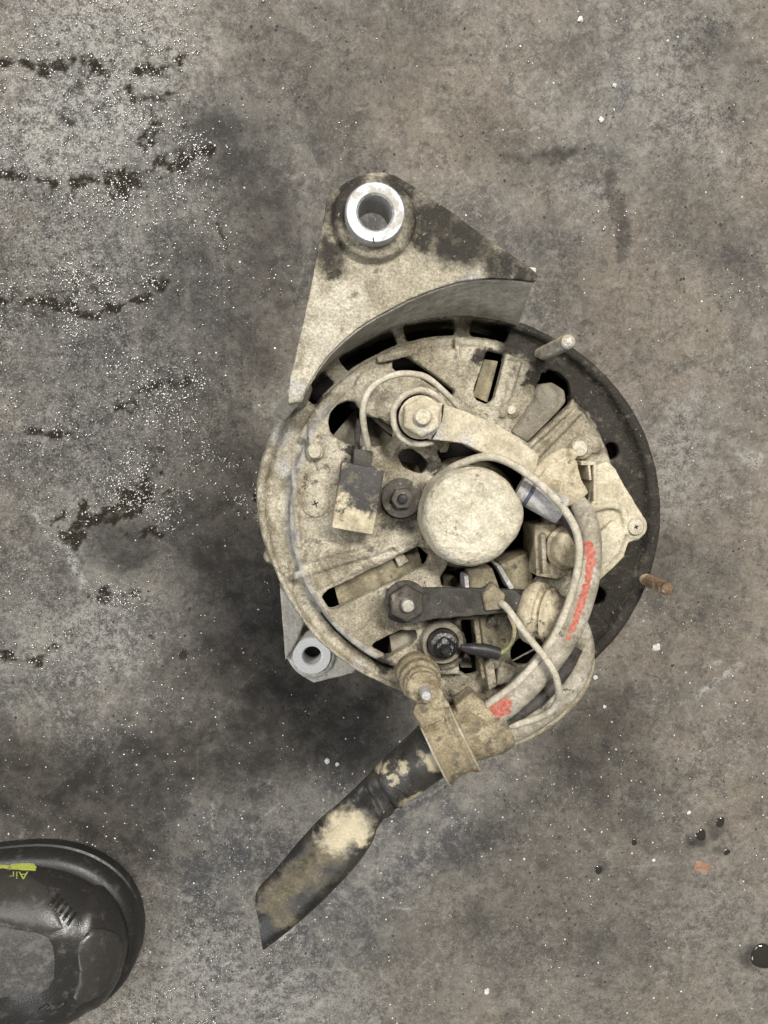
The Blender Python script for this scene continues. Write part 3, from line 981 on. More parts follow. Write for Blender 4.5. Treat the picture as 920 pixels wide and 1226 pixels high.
# --- studs
def stud(a, za, b, zb, rp, mat, name='through_bolt'):
    A, B = U(a[0], a[1], za), U(b[0], b[1], zb)
    A.z -= 0.006
    d = (B - A)
    L = d.length * 1000
    r = rp * mpp(za) * 1000
    prof = [(0, 0), (r, 0)]
    z = 4.0
    while z < L - 1.6:
        prof += [(r, z), (r * 0.87, z + 0.4), (r, z + 0.8)]
        z += 0.8
    prof += [(r * 0.9, L - 0.15), (r * 0.8, L), (0, L)]
    return obj(name, MB().lathe(A, prof, n=20, axis=d), mat, alt, ang=70)


stud((648, 425), 182, (681, 409), 221, 8.6, M['studsteel'])
s2 = stud((768, 692), 182, (800, 705), 206, 7.6, M['rust'])
s2['label'] = 'rusty threaded stud end'

# --- dome cap over the bearing
cc = U(569, 620, 211)
cp = MB().lathe((cc.x, cc.y, 0), [(0, 168), (19.0, 168), (19.3, 202), (19.0, 206.5), (18.0, 209.4), (16.2, 211.3), (13, 212.2), (0, 212.6)], n=64)
_cv = []
for (x, y, z) in cp.v:
    dx, dy = x - cc.x, y - cc.y
    an = math.atan2(dy, dx)
    k_ = 1 + 0.012 * math.sin(2 * an + 0.6) + 0.010 * math.sin(3 * an + 1.1) - 0.045 * math.exp(-((an + 0.75) / 0.28) ** 2) - 0.03 * math.exp(-((an - 0.6) / 0.3) ** 2)
    _cv.append((cc.x + dx * k_, cc.y + dy * k_, z))
cp.v = _cv
obj('end_cap', cp, M['dust'], alt, voxel=0.5, rough=0.34, rscale=120, smoothing=3)
rb = MB().lathe((cc.x, cc.y, 0), [(19.2, 176), (22.5, 176), (22.5, 187), (21, 190), (19.2, 190), (19.2, 176)], n=48)
obj('cap_seat', rb, M['inner'], alt, rough=0.2)

# --- the box-shaped connector with its tab
bx = MB().prism([(410, 553), (461, 562), (447, 641), (397, 632)], 188, 204, 204, 1.02)
M['boxmat'] = dusty('half_dusty_box', dust=(0.50, 0.44, 0.31), dust2=(0.43, 0.375, 0.265), cover=0.9, under=(0.12, 0.11, 0.1), grime=(0.040, 0.038, 0.037),
                    spots=[(422, 565, 204, 20), (445, 575, 204, 20), (450, 590, 204, 18), (425, 585, 204, 20), (440, 600, 204, 12), (455, 605, 204, 9)], bump=0.3)
box = obj('connector_box', bx, M['boxmat'], alt, bevel=0.8, rough=0.06)
tb = MB().prism([(424, 537), (447, 540), (445, 560), (423, 557)], 190, 201, 201)
obj('connector_tab', tb, M['strapdark'], box, bevel=0.5)


# --- screws, nuts, bolts
def disc_screw(px, py, rp, z, h, mat, name='face_screw', slot=True):
    c = U(px, py, z + h)
    r = rp * mpp(z) * 1000
    m = MB().lathe((c.x, c.y, 0), [(0, z - 2), (r, z - 2), (r, z + h * 0.6), (r * 0.85, z + h), (r * 0.3, z + h * 1.08), (0, z + h * 1.08)], n=28)
    o = obj(name, m, mat, alt, rough=0.06, rscale=500)
    if slot:
        s = MB()
        for a in (0.4, 0.4 + math.pi / 2):
            d = Vector((math.cos(a), math.sin(a), 0)) * r * 0.24 / 1000
            e = Vector((c.x, c.y, (z + h * 1.06) / 1000))
            s.tube([e - d, e, e + d], 0.0003, n=6, sub=1)
        obj('screw_slot', s, M['dark'], o)
    return o


disc_screw(378, 603, 16, 191, 1.3, M['housing'])
disc_screw(762, 631, 11, 200, 2.2, M['dust'])
disc_screw(695, 537, 10, 192, 1.6, M['dust'], slot=False)
disc_screw(377, 541, 8, 193, 1.2, M['dust'], slot=False)
disc_screw(613, 491, 5.5, 191, 0.9, M['dust'], 'rivet', False)


def nut(px, py, z, rp, h, mat, tip, tmat, rot=0.2, wash=None, wmat=None, name='terminal_nut'):
    c = U(px, py, z + h)
    r = rp * mpp(z + h) * 1000
    o = obj(name, MB().hexagon((c.x, c.y), r, z, z + h, rot), mat, alt, bevel=0.35, rough=0.05)
    if wash:
        w = wash * mpp(z) * 1000
        obj('washer', MB().lathe((c.x, c.y, 0), [(r * 0.4, z - 1.4), (w, z - 1.4), (w, z + 0.3), (w * 0.93, z + 0.7), (r * 0.4, z + 0.7)], n=36), wmat or mat, o, rough=0.05)
    t = tip * mpp(z + h) * 1000
    prof = [(0, z + h - 1.5), (t, z + h - 1.5), (t, z + h + 1.4), (t * 0.8, z + h + 2.4), (0, z + h + 2.6)]
    obj('bolt_tip', MB().lathe((c.x, c.y, 0), prof, n=20), tmat, o, rough=0.08)
    return o


nut(506, 499, 208.5, 25, 6, M['strap'], 11, M['dust'], rot=0.5, wash=26, wmat=M['strap'])
nut(488, 724, 203.5, 23, 5.5, M['greynut'], 9, M['steel'], rot=0.55, wash=26, wmat=M['strapdark'])
nut(482, 597, 192.5, 14, 4, M['greynut'], 6, M['black'], rot=0.1, wash=24, wmat=M['greynut'], name='housing_bolt')

# oily black stud terminal with its boot
tc_ = U(531, 772, 196)
term = obj('output_terminal', MB().lathe((tc_.x, tc_.y, 0), [(0, 186), (8.6, 186), (8.6, 193.5), (8.0, 194.6), (6.6, 194.2), (6.4, 192.5), (0, 192.5)], n=40), M['innergrey'], alt, rough=0.12)
obj('insulator', MB().lathe((tc_.x, tc_.y, 0), [(0, 191), (6.1, 191), (6.1, 196), (5.4, 198.4), (3.9, 199), (3.9, 200.2), (3.2, 201.2), (0, 201.2)], n=36), M['blackoil'], term, rough=0.25, rscale=900)
obj('terminal_tip', MB().lathe((tc_.x, tc_.y, 0), [(0, 200), (1.9, 200), (1.9, 205), (1.5, 206), (0, 206)], n=20), M['blackoil'], term, rough=0.08, rscale=900)
bt = MB().tube([U(552, 775, 200), U(566, 777, 200), U(582, 779, 200), U(598, 783, 200)], [0.0012, 0.0024, 0.0027, 0.0025], n=14, flat=0.8)
obj('terminal_boot', bt, M['black'], term)

# --- straps
s1 = MB()
s1.prism([(487, 482), (499, 475), (531, 483), (567, 496), (567, 536), (556, 531), (516, 526), (489, 518), (483, 500)], 204.5, 208, 208)
lo = [(560, 494), (595, 507), (625, 526), (650, 546), (643, 574), (618, 556), (578, 542), (556, 531)]
s1.prism(lo, 199, [208, 208.2, 206.5, 203.5, 203.5, 206.5, 208.2, 208], 208)
strap = obj('copper_lug', s1, M['strap'], alt, voxel=0.55, rough=0.12, smoothing=3)
fold = MB().tube([U(531, 484, 208.6), U(528, 505, 208.8), U(517, 526, 208.6)], 0.0003, n=6, sub=3)
obj('fold_line', fold, M['dark'], strap)
s2m = MB().prism([(463, 706), (513, 704), (578, 705), (618, 707), (628, 717), (618, 732), (606, 734), (516, 742), (486, 749), (465, 742)], 199.8, 203, 203)
obj('busbar', s2m, M['strapdark'], alt, voxel=0.55, rough=0.07, smoothing=2)
kn = MB().prism([(578, 712), (592, 700), (606, 712), (602, 730), (582, 732)], 198, 205, 205, 1.1)
obj('busbar_lug', kn, M['inner'], alt, bevel=0.8, rough=0.15)

# --- things seen through the vents
def inner(name, poly, z0, z1, mat=None, zref=None, bev=0.5):
    return obj(name, MB().prism(poly, z0, z1, zref or z1), mat or M['inner'], alt, bevel=bev, rough=0.1)


inner('diode_plate', [(396, 524), (428, 487), (470, 524), (462, 540), (430, 542), (410, 536)], 168, 175, M['innergrey'])
inner('diode_plate', [(478, 552), (500, 556), (508, 575), (480, 570)], 168, 176)
inner('brush_guide', [(400, 702), (500, 654), (506, 676), (408, 730)], 168, 184, M['inner'])
inner('brush_guide', [(472, 667), (482, 661), (490, 672), (478, 679)], 184.3, 187, M['housing'])
inner('diode_plate', [(466, 762), (494, 748), (502, 766), (470, 786)], 168, 182, M['innergrey'])
inner('heat_sink', [(580, 430), (597, 432), (584, 482), (566, 474)], 168, 183, M['inner'])
inner('plug_body', [(612, 517), (637, 472), (643, 460), (662, 457), (677, 467), (679, 481), (668, 494), (632, 530)], 172, 187, M['innergrey'], bev=1.2)
inner('diode_plate', [(530, 688), (546, 690), (556, 712), (532, 712)], 166, 174)
inner('brush_arm', [(560, 682), (590, 680), (604, 720), (566, 720)], 166, 184, M['inner'])
inner('brush_arm', [(600, 676), (634, 660), (640, 706), (618, 712)], 166, 186, M['inner'])
inner('spring_clip', [(595, 678), (600, 677), (616, 704), (611, 707)], 168, 188, M['greysleeve'], bev=0.3)
inner('spring_clip', [(556, 690), (561, 689), (563, 712), (558, 712)], 168, 187, M['greysleeve'], bev=0.3)
inner('insulating_post', [(524, 530), (540, 529), (536, 541), (527, 542)], 168, 189, M['dust'], bev=0.6)
inner('capacitor', [(574, 736), (610, 730), (616, 758), (610, 780), (588, 782), (578, 770)], 168, 192, M['inner'], bev=1.6)
inner('capacitor_leg', [(578, 782), (590, 782), (596, 822), (586, 828)], 176, 192, M['housing'], bev=0.8)
inner('capacitor_leg', [(567, 742), (575, 741), (584, 812), (577, 814)], 176, 190, M['inner'], bev=0.8)
c = U(591, 744, 196)
obj('capacitor_screw', MB().hexagon((c.x, c.y), 2.2, 191, 196, 0.3), M['greynut'], alt, bevel=0.2)
inner('heat_sink', [(600, 790), (622, 800), (610, 818), (594, 822)], 176, 191, M['housing'], bev=1.0)
inner('diode_plate', [(549, 788), (564, 788), (566, 800), (552, 800)], 168, 182, M['innergrey'])

# --- brush holder and rectifier block at the right
bh = MB()
bh.prism([(711, 557), (728, 552), (738, 562), (746, 577), (770, 617), (775, 631), (767, 646), (753, 650), (748, 667), (717, 697), (704, 690), (698, 645), (704, 602)], 184, 200, 200)
c = U(762, 631, 201)
bh.lathe((c.x, c.y, 0), [(0, 183), (5.0, 183), (5.0, 200), (4.5, 200.8), (0, 200.8)], n=28)
bh.tube([U(708, 610, 200), U(730, 605, 201), U(746, 612, 200.5), U(750, 640, 200)], 0.0016, n=8)
bh.prism([(716, 640), (735, 622), (750, 640), (742, 662), (716, 690)], 190, 203, 203)
M['holder'] = dusty('dusty_brush_holder', dust=(0.53, 0.48, 0.36), dust2=(0.445, 0.395, 0.285), cover=0.88, smear_k=0.5, sc=1.4)
holder = obj('brush_holder', bh, M['holder'], alt, voxel=0.6, rough=0.14, smoothing=3)
bb = MB()
bb.prism([(644, 574), (658, 557), (678, 546), (692, 552), (697, 575), (706, 590), (694, 600), (672, 612), (655, 592)], 182, 207, 207, 1.05)
bb.tube([U(640, 570, 203), U(655, 552, 204), U(676, 541, 204), U(690, 545, 203)], 0.0018, n=10)
obj('rectifier_block', bb, M['dust_soft'], alt, voxel=0.6, rough=0.15, smoothing=5)
fr = MB()
fr.prism([(696, 552), (714, 553), (714, 557), (696, 557)], 186, 203, 203)
fr.prism([(704, 556), (707, 556), (709, 575), (706, 575)], 186, 203, 203)
fr.prism([(711, 556), (714, 556), (714, 600), (711, 600)], 186, 203, 203)
obj('terminal_frame', fr, M['holder'], holder, bevel=0.25)
inner('slot_insert', [(698, 558), (712, 558), (713, 596), (702, 592)], 180, 192, M['dark'])
cyl_c = U(685, 658, 203)
db = MB().lathe((cyl_c.x, cyl_c.y, 0), [(0, 176), (8.8, 176), (8.8, 198), (8.2, 198.6), (7.4, 198.6), (7.4, 201.6), (6.6, 203), (4.2, 203.4), (0, 203.0)], n=40)
obj('diode', db, M['dust_soft'], alt, rough=0.1)
inner('diode_bracket', [(640, 628), (668, 627), (664, 648), (668, 676), (682, 688), (668, 694), (642, 690)], 176, 196, M['dust_soft'], bev=1.0)
inner('diode_bracket', [(648, 640), (654, 638), (656, 686), (650, 688)], 194, 200, M['housing'], bev=0.6)

# grey crimp sleeve with its dark band
A_, B_ = U(621, 583, 203), U(674, 612, 206)
sv = MB().tube([A_, A_.lerp(B_, 0.06), A_.lerp(B_, 0.5), A_.lerp(B_, 0.94), B_], [0.0048, 0.0056, 0.0056, 0.0055, 0.0046], n=24, sub=3)
sleeve = obj('crimp_sleeve', sv, M['greysleeve'], alt, rough=0.06)
bd = MB().tube([A_.lerp(B_, 0.21), A_.lerp(B_, 0.25), A_.lerp(B_, 0.29)], 0.00575, n=24, sub=2)
obj('marking_band', bd, M['band'], sleeve)
sw = MB().tube([B_ - (B_ - A_) * 0.1, U(682, 622, 205), U(692, 640, 203), U(698, 660, 201)], 0.0030, n=12)
obj('sleeve_wire', sw, M['black'], sleeve)

# rubber boot with a rolled rim
bo_c = U(646, 735, 198)
axis = Vector((0.74, -0.04, 0.56))
bo = MB().lathe(bo_c, [(0, -6), (9.5, -6), (11.8, -4), (12.6, -1.8), (12.5, 0.2), (11.8, 1.2), (10.0, 1.4), (9.6, 2.4), (10.0, 3.4), (10.9, 4.0), (10.8, 5.2), (9.6, 5.6), (9.2, 6.5), (8.4, 8.5), (6.6, 10.6), (3.8, 11.8), (0, 12.2)], n=48, axis=axis)
obj('rubber_boot', bo, M['dust_soft'], alt, rough=0.12)

# --- cables
def wire(name, pts, r, mat, n=14, flat=1.0, parent=None, wob=0.0, rough=0.05):
    return obj(name, MB().tube([U(*p) for p in pts], r, n=n, flat=flat, wob=wob), mat, parent or alt, rough=rough)


C1 = [(690, 600, 203), (698, 613, 206), (704, 632, 209), (706, 655, 211), (704, 682, 212), (697, 712, 212), (685, 745, 212), (668, 775, 211), (650, 799, 209), (626, 825, 207), (600, 848, 204), (570, 868, 201)]
cab = wire('main_cable', C1, [0.0036, 0.0041, 0.0045, 0.0047, 0.0050, 0.0052, 0.0053, 0.0053, 0.0053, 0.0053, 0.0052, 0.0050], M['cable'], n=20)
# the red insulation shows where the dust has been rubbed off it
cable_red = M['cable'].copy()
cable_red.name = 'dust_on_red_cable'
nn = NT.__new__(NT)
nn.m, nn.t = cable_red, cable_red.node_tree
nn.b = nn.t.nodes['Principled BSDF']
nn.tc = [x for x in nn.t.nodes if x.type == 'TEX_COORD'][0].outputs['Object']
old = nn.b.inputs['Base Color'].links[0].from_socket
rs_ = [(706, 678, 217, 4.0), (705, 690, 217, 3.6), (702.5, 702, 217, 3.6), (699, 714, 217, 3.6), (695, 726, 217, 4.0), (691, 738, 217, 3.6), (686.5, 750, 217, 3.3), (704, 652, 214, 4.0), (707, 662, 216, 5.3), (708, 672, 216, 5.0), (706, 684, 217, 3.3), (704, 696, 217, 3.0), (701, 708, 217, 3.3), (697, 720, 217, 3.6), (693, 732, 217, 3.6), (689, 744, 217, 3.3),
       (684, 755, 217, 2.6), (681, 764, 217, 2.6), (605, 842, 209, 6), (597, 848, 208, 8), (590, 856, 207, 7), (607, 851, 209, 4)]
rmask = nn.spots(rs_, ALT0, 0.0006, 420, 0.6)
rcol = nn.mix(nn.ramp(nn.noise(700, 4, 0.7), 0.36, 0.62), (0.30, 0.060, 0.042), (0.40, 0.15, 0.11))
rfac = nn.math('MULTIPLY', nn.ramp(rmask, 0.02, 0.30), nn.ramp(nn.noise(300, 5, 0.7), 0.34, 0.46, 0.70, 0.92))
nn.t.links.new(nn.mix(rfac, old, rcol), nn.b.inputs['Base Color'])
cab.data.materials.clear()
cab.data.materials.append(cable_red)
wire('second_cable', [(684, 735, 199), (695, 760, 200), (698, 783, 200), (690, 810, 200), (672, 835, 200), (645, 858, 199), (612, 876, 198), (578, 886, 197)], 0.0046, M['cable'], n=18)
wire('third_cable', [(700, 770, 193), (703, 797, 193), (692, 826, 193), (667, 853, 193), (632, 877, 192), (598, 890, 192)], 0.0030, M['dust_soft'], n=14)
wire('black_lead', [(690, 775, 203), (676, 802, 203), (655, 828, 203), (630, 848, 202), (600, 866, 200)], 0.0028, M['strapdark'], n=12)
wire('thin_wire', [(524, 572, 192), (534, 565, 198), (547, 557, 204), (578, 547, 210), (606, 552, 213), (635, 570, 214), (660, 592, 215), (680, 616, 216), (692, 642, 216), (693, 673, 215.5), (684, 713, 215),
                   (666, 757, 214), (645, 789, 213), (616, 820, 210), (586, 842, 205), (572, 854, 200)], 0.0015, M['wire'], n=10)
wire('thin_wire', [(600, 722, 205), (609, 730, 208), (628, 757, 213), (650, 784, 217), (664, 806, 218), (669, 824, 216), (668, 838, 212), (661, 850, 209), (646, 859, 206), (621, 867, 203), (596, 874, 200)], 0.00135, M['wire'], n=10)
wire('ground_wire', [(596, 783, 200), (606, 778, 201), (614, 768, 202), (616, 752, 203), (610, 736, 204)], 0.0008, M['green'], n=8)
wire('loop_wire', [(442, 545, 196), (440, 530, 200), (436, 511, 204), (435, 489, 207), (441, 470, 208), (454, 457, 208), (476, 448, 208), (497, 448, 208), (513, 453, 208), (533, 470, 206), (549, 487, 203)], 0.0012, M['wire'], n=10)
wire('loop_wire', [(531, 484, 206), (524, 475, 208), (506, 467, 208.5), (485, 473, 208.5), (472, 490, 208), (473, 511, 207), (484, 526, 206), (502, 532, 205), (518, 529, 204)], 0.0012, M['wire'], n=10)
wire('black_lead', [(428, 545, 194), (428, 520, 190), (430, 500, 182), (432, 480, 174)], 0.0011, M['strapdark'], n=8)
wire('black_lead', [(446, 497, 184), (458, 508, 183), (470, 518, 182)], 0.0012, M['innergrey'], n=8)

# --- clamp that carries the cable tail
pb = U(497, 798, 182)
cp = MB()
post = [(0, 150), (8.8, 150), (8.8, 196), (8.2, 198), (8.2, 203), (7.0, 204), (7.0, 208), (6.2, 209), (6.2, 211), (0, 211)]
cp.lathe((pb.x, pb.y, 0), post, n=36)
clamp_post = obj('clamp_post', cp, M['clamp'], alt, voxel=0.6, rough=0.15, smoothing=2)
obj('post_stud', MB().lathe((pb.x + 0.0004, pb.y - 0.001, 0), [(0, 209), (2.1, 209), (2.1, 216.5), (1.6, 217.5), (0, 217.6)], n=20), M['alu'], clamp_post, rough=0.05)
D0, D1 = U(600, 857, 201), U(470, 922, 201)
dax = (D1 - D0).normalized()
side = dax.cross(Vector((0, 0, 1))).normalized()


def band(c, half, prof, squash=0.82, n=48):
    """ring round the cable axis: prof = [(along mm, radius mm)]"""
    upv = Vector((0, 0, 1))
    rings = []
    for (t, r) in prof:
        rings.append([c + dax * (t / 1000) + side * (r * math.cos(2 * math.pi * k / n) / 1000) + upv * (r * squash * math.sin(2 * math.pi * k / n) / 1000) for k in range(n)])
    return MB().loft(rings)


pc = U(537, 890, 200)
bm_ = band(pc, 6, [(-6.4, 12.5), (-6.4, 15.0), (-5.4, 15.4), (-4.4, 14.6), (-3.4, 13.8), (0, 13.6), (3.6, 13.8), (4.4, 14.6), (5.4, 15.2), (6.4, 14.8), (6.4, 12.5)])
# tab from the band up to the post
bm_.prism([(494, 853), (500, 838), (520, 826), (536, 838), (530, 862), (505, 872)], 203, 207.5, 207)
bm_.prism([(505, 822), (526, 822), (540, 846), (520, 850)], 203, 208.5, 208)
clamp = obj('cable_clamp', bm_, M['clamp'], alt, voxel=0.55, rough=0.2, smoothing=1)
M['clampedge'] = plain('worn_clamp_edge', (0.36, 0.34, 0.30), 0.5, 0.4, 0.3, 0.5, dustc=(0.26, 0.22, 0.15), dust=0.75)
for t in (-6.5, 6.5):
    rg_ = band(pc, 6, [(t - 0.5, 13), (t - 0.5, 15.4), (t + 0.5, 15.4), (t + 0.5, 13)])
    obj('clamp_edge', rg_, M['clampedge'], clamp, voxel=0.4, rough=0.22, rscale=260)
cl = MB()
cl.tube([U(606, 864, 201), U(590, 870, 201), U(566, 875, 201), U(540, 884, 201)], [0.0096, 0.0112, 0.0118, 0.0122], n=28, flat=0.85)
cl.prism([(546, 846), (566, 830), (580, 842), (602, 888), (575, 906), (556, 880)], 196, 207, 207)
obj('rubber_cushion', cl, M['clamp'], clamp, voxel=0.6, rough=0.25, rscale=150, smoothing=3)

# --- flattened conduit tail
TC = [((528, 892), 36, 0.85, 201), ((507, 908), 33, 0.75, 199), ((476, 934), 31, 0.62, 195), ((455, 952), 28, 0.50, 191), ((433, 972), 27.5, 0.48, 188), ((415, 996), 35, 0.45, 185), ((386, 1029), 37, 0.46, 181),
      ((354, 1064), 35, 0.46, 177), ((330, 1087), 33, 0.44, 174), ((312, 1104), 29, 0.42, 172)]
n_ = 30
pts = [U(c[0], c[1], z) for (c, hw, fl, z) in TC]
rings = []
fine = []
for i in range(len(TC) - 1):
    for k in range(5):
        fine.append(i + k / 5)
fine.append(len(TC) - 1)


def cr(vals, x):
    i = min(int(x), len(vals) - 2)
    t = x - i
    p0, p1, p2, p3 = vals[max(i - 1, 0)], vals[i], vals[i + 1], vals[min(i + 2, len(vals) - 1)]
    return 0.5 * ((2 * p1) + (p2 - p0) * t + (2 * p0 - 5 * p1 + 4 * p2 - p3) * t * t + (3 * p1 - p0 - 3 * p2 + p3) * t ** 3)


ws = [hw * mpp(z) for (_, hw, _, z) in TC]
fl = [f for (_, _, f, _) in TC]
path = [cr(pts, x) for x in fine]
for i, x in enumerate(fine):
    p = path[i]
    d = (path[min(i + 1, len(path) - 1)] - path[max(i - 1, 0)]).normalized()
    s = d.cross(Vector((0, 0, 1))).normalized()
    u = s.cross(d)
    w, f = cr(ws, x), cr(fl, x)
    end = max(0.0, (x - (len(TC) - 2.2)) / 1.2)
    ring = []
    for k in range(n_):
        t = 2 * math.pi * k / n_
        ct, stn = math.cos(t), math.sin(t)
        yy = w * f * (abs(stn) ** 0.75) * (1 if stn > 0 else -1)
        # collapsed crown and creases near the kink
        if stn > 0:
            yy -= w * 0.30 * math.exp(-((ct - 0.1) / 0.5) ** 2) * sstep(x, 1.5, 4.0) * (1 - 0.4 * sstep(x, 6, 9))
            yy += w * 0.15 * math.sin(9 * x + 3 * ct) * math.exp(-((x - 3.0) / 1.1) ** 2)
        q = p + s * (w * ct) + u * yy - d * (0.009 * end * ct)
        ring.append(q)
    rings.append(ring)
inner_r = []
for r_ in reversed(rings):
    c_ = sum(r_, Vector()) / len(r_)
    inner_r.append([c_ + (v - c_) * 0.90 for v in r_])
cd = MB().loft(rings + inner_r, caps=False)
M['conduit'] = dusty('dusty_conduit', dust=(0.040, 0.036, 0.030), dust2=(0.018, 0.017, 0.0155), cover=0.62, under=(0.016, 0.0155, 0.015), bump=0.2, rough=0.40, smear_k=0.6)
nt = M['conduit'].node_tree
nn = NT.__new__(NT)
nn.m, nn.t = M['conduit'], nt
nn.b = nt.nodes['Principled BSDF']
nn.tc = [x for x in nt.nodes if x.type == 'TEX_COORD'][0].outputs['Object']
old = nn.b.inputs['Base Color'].links[0].from_socket
olr = nn.b.inputs['Roughness'].links[0].from_socket
sm = nn.spots([(418, 990, 188, 24), (403, 1005, 186, 20), (432, 1000, 188, 14)], ALT0, 0.0035, 220, 0.5)
sm2 = nn.spots([(490, 962, 196, 11), (500, 950, 197, 9), (455, 915, 196, 8), (480, 915, 198, 8), (470, 930, 197, 6), (515, 900, 200, 12)], ALT0, 0.004, 160, 0.5)
sm3 = nn.spots([(350, 1050, 178, 16), (335, 1070, 176, 18), (372, 1040, 180, 16), (340, 1095, 175, 14), (320, 1085, 175, 10), (390, 1020, 182, 16)], ALT0, 0.006, 170, 0.9)
fn = nn.noise(900, 3, 0.7)
cc_ = nn.mix(nn.math('MULTIPLY', sm3, 0.55), old, nn.mix(nn.ramp(fn, 0.3, 0.7), (0.16, 0.135, 0.085), (0.25, 0.21, 0.135)))
cc_ = nn.mix(nn.math('MULTIPLY', sm2, 0.8), cc_, (0.40, 0.345, 0.235))
cc_ = nn.mix(nn.math('MULTIPLY', sm, 0.95), cc_, nn.mix(nn.ramp(fn, 0.3, 0.7), (0.40, 0.345, 0.235), (0.52, 0.455, 0.325)))
nt.links.new(cc_, nn.b.inputs['Base Color'])
nn.b.inputs['Specular IOR Level'].default_value = 0.4
nt.links.new(nn.math('ADD', olr, nn.math('MULTIPLY', nn.math('MAXIMUM', sm, sm3), 0.35), True), nn.b.inputs['Roughness'])
conduit = obj('cable_conduit', cd, M['conduit'], alt, rough=0.12, rscale=120, ang=75)
# pale torn lip of the lining at the mouth
lp = MB().prism([(330, 1114), (342, 1100), (356, 1106), (352, 1116), (343, 1119), (338, 1127), (331, 1125)], 166, 168.5, 168)
obj('torn_lining', lp, plain('torn_lining', (0.30, 0.285, 0.27), 0.75, 0, 0.3, 0.6, dustc=(0.16, 0.14, 0.11), dust=0.5), conduit, voxel=0.5, rough=0.35, rscale=420, smoothing=2)

# ------------------------------------------------------------------ loose bits on the floor
def chip(name, label, px, py, rp, mat, flat=0.5, seed=0, sides=1.0, group=None):
    rg = np.random.default_rng(seed)
    p = U(px, py, 0)
    s = rp * PX0
    bm = bmesh.new()
    bmesh.ops.create_icosphere(bm, subdivisions=3, radius=0.8)
    ph = rg.uniform(0, 6, 6)
    for v in bm.verts:
        k = 1 + 0.22 * math.sin(3 * v.co.x + ph[0]) * math.sin(4 * v.co.y + ph[1]) + 0.14 * math.sin(7 * v.co.x + 5 * v.co.z + ph[2]) + 0.10 * rg.uniform(-1, 1)
        v.co = Vector((v.co.x * s * k * sides, v.co.y * s * k, v.co.z * s * flat * k))
    m = bpy.data.meshes.new(name)
    bm.to_mesh(m)
    bm.free()
    m.materials.append(mat)
    z, _, _ = floor_z(p.x, p.y)
    o = bpy.data.objects.new(name, m)
    COL.objects.link(o)
    o.location = (p.x, p.y, z + s * flat * 0.55)
    o.rotation_euler = (0, 0, rg.uniform(0, 6))
    return tag(o, label, name.split('_')[-1], group)


def drop(name, label, px, py, rp, seed=0, flat=0.32, group=None):
    rg = np.random.default_rng(seed)
    p = U(px, py, 0)
    s = rp * PX0
    z, _, _ = floor_z(p.x, p.y)
    ph = rg.uniform(0, 6, 3)
    mb = MB()
    rings = []
    nn_ = 28
    for t in np.linspace(0.02, math.pi / 2, 9):
        ring = []
        for k in range(nn_):
            a = 2 * math.pi * k / nn_
            e = 1 + 0.10 * math.sin(2 * a + ph[0]) + 0.07 * math.sin(3 * a + ph[1])
            ring.append((p.x + s * e * math.sin(t) * math.cos(a), p.y + s * e * math.sin(t) * math.sin(a), z - 0.0002 + s * flat * math.cos(t)))
        rings.append(ring)
    mb.loft(rings)
    o = obj(name, mb, M['oil_drop'], None, ang=80)
    return tag(o, label, 'oil drop', group)


n = NT('oil_drop')
M['oil_drop'] = n.out((0.030, 0.027, 0.022), 0.06, 0.0, None, 0.9)
M['white_chip'] = plain('white_chip', (0.56, 0.545, 0.51), 0.7, 0, 0.1, 0.4, dust=0.05)
M['brick_chip'] = plain('orange_chip', (0.26, 0.135, 0.09), 0.8, 0, 0.2, 0.6, dustc=(0.26, 0.20, 0.15), dust=0.5)
chip('white_chip', 'white paint chip beside the alternator, right of the bent cables', 786, 775, 6.0, M['white_chip'], 0.35, 1)
chip('orange_chip', 'flat brick-orange flake on the concrete at lower right', 841, 1039, 11, M['brick_chip'], 0.12, 2, 1.3)
for i, (a, b, r, l) in enumerate(((713, 811, 3.6, 'small white crumb nearest below the bent cables'), (703, 817, 3.2, 'small white crumb just under the outer bent cable'),
                                  (724, 846, 3.0, 'lone small white crumb below the pair by the cables'), (392, 911, 4.2, 'white crumb beside the conduit on its shaded side'),
                                  (404, 915, 3.0, 'tiny white crumb just beside the larger one by the conduit'), (583, 1187, 4.5, 'white crumb near the bottom edge of the floor, centre'),
                                  (695, 23, 4.0, 'white crumb near the top edge of the floor, right of centre'), (720, 143, 3.6, 'small white crumb on bare concrete above the bracket at right'),
                                  (736, 102, 3.2, 'tiny white crumb at upper right, above the other one'), (825, 973, 3.0, 'small white crumb above the oil drops'),
                                  (783, 1030, 2.8, 'tiny white crumb left of the orange flake'))):
    chip('white_crumb', l, a, b, r, M['white_chip'], 0.6, 20 + i, 1.0, 'white crumbs on the concrete')
for i, (a, b, r, l) in enumerate(((840, 1000, 7.5, 'dark glossy oil drop above the orange flake'), (863, 985, 6.5, 'dark oil drop at the right end of the row of drops'),
                                  (760, 1009, 4.2, 'small dark oil drop left of the orange flake'), (717, 1042, 5.5, 'oil drop furthest left below the alternator'),
                                  (871, 1021, 4.5, 'small oil drop to the right of the orange flake'), (914, 1146, 17, 'large shiny oil drop cut by the right edge of the picture'))):
    drop('oil_drop', l, a, b, r, 40 + i, group='oil drops on the concrete')

# ------------------------------------------------------------------ the shoe whose toe comes in at lower left
tip = U(171, 1110, 12)
SH0 = Vector((tip.x - 0.13, tip.y, 0.0))
shoe = thing('work_shoe', 'scuffed black work shoe, toe in the lower left corner', 'shoe', SH0)


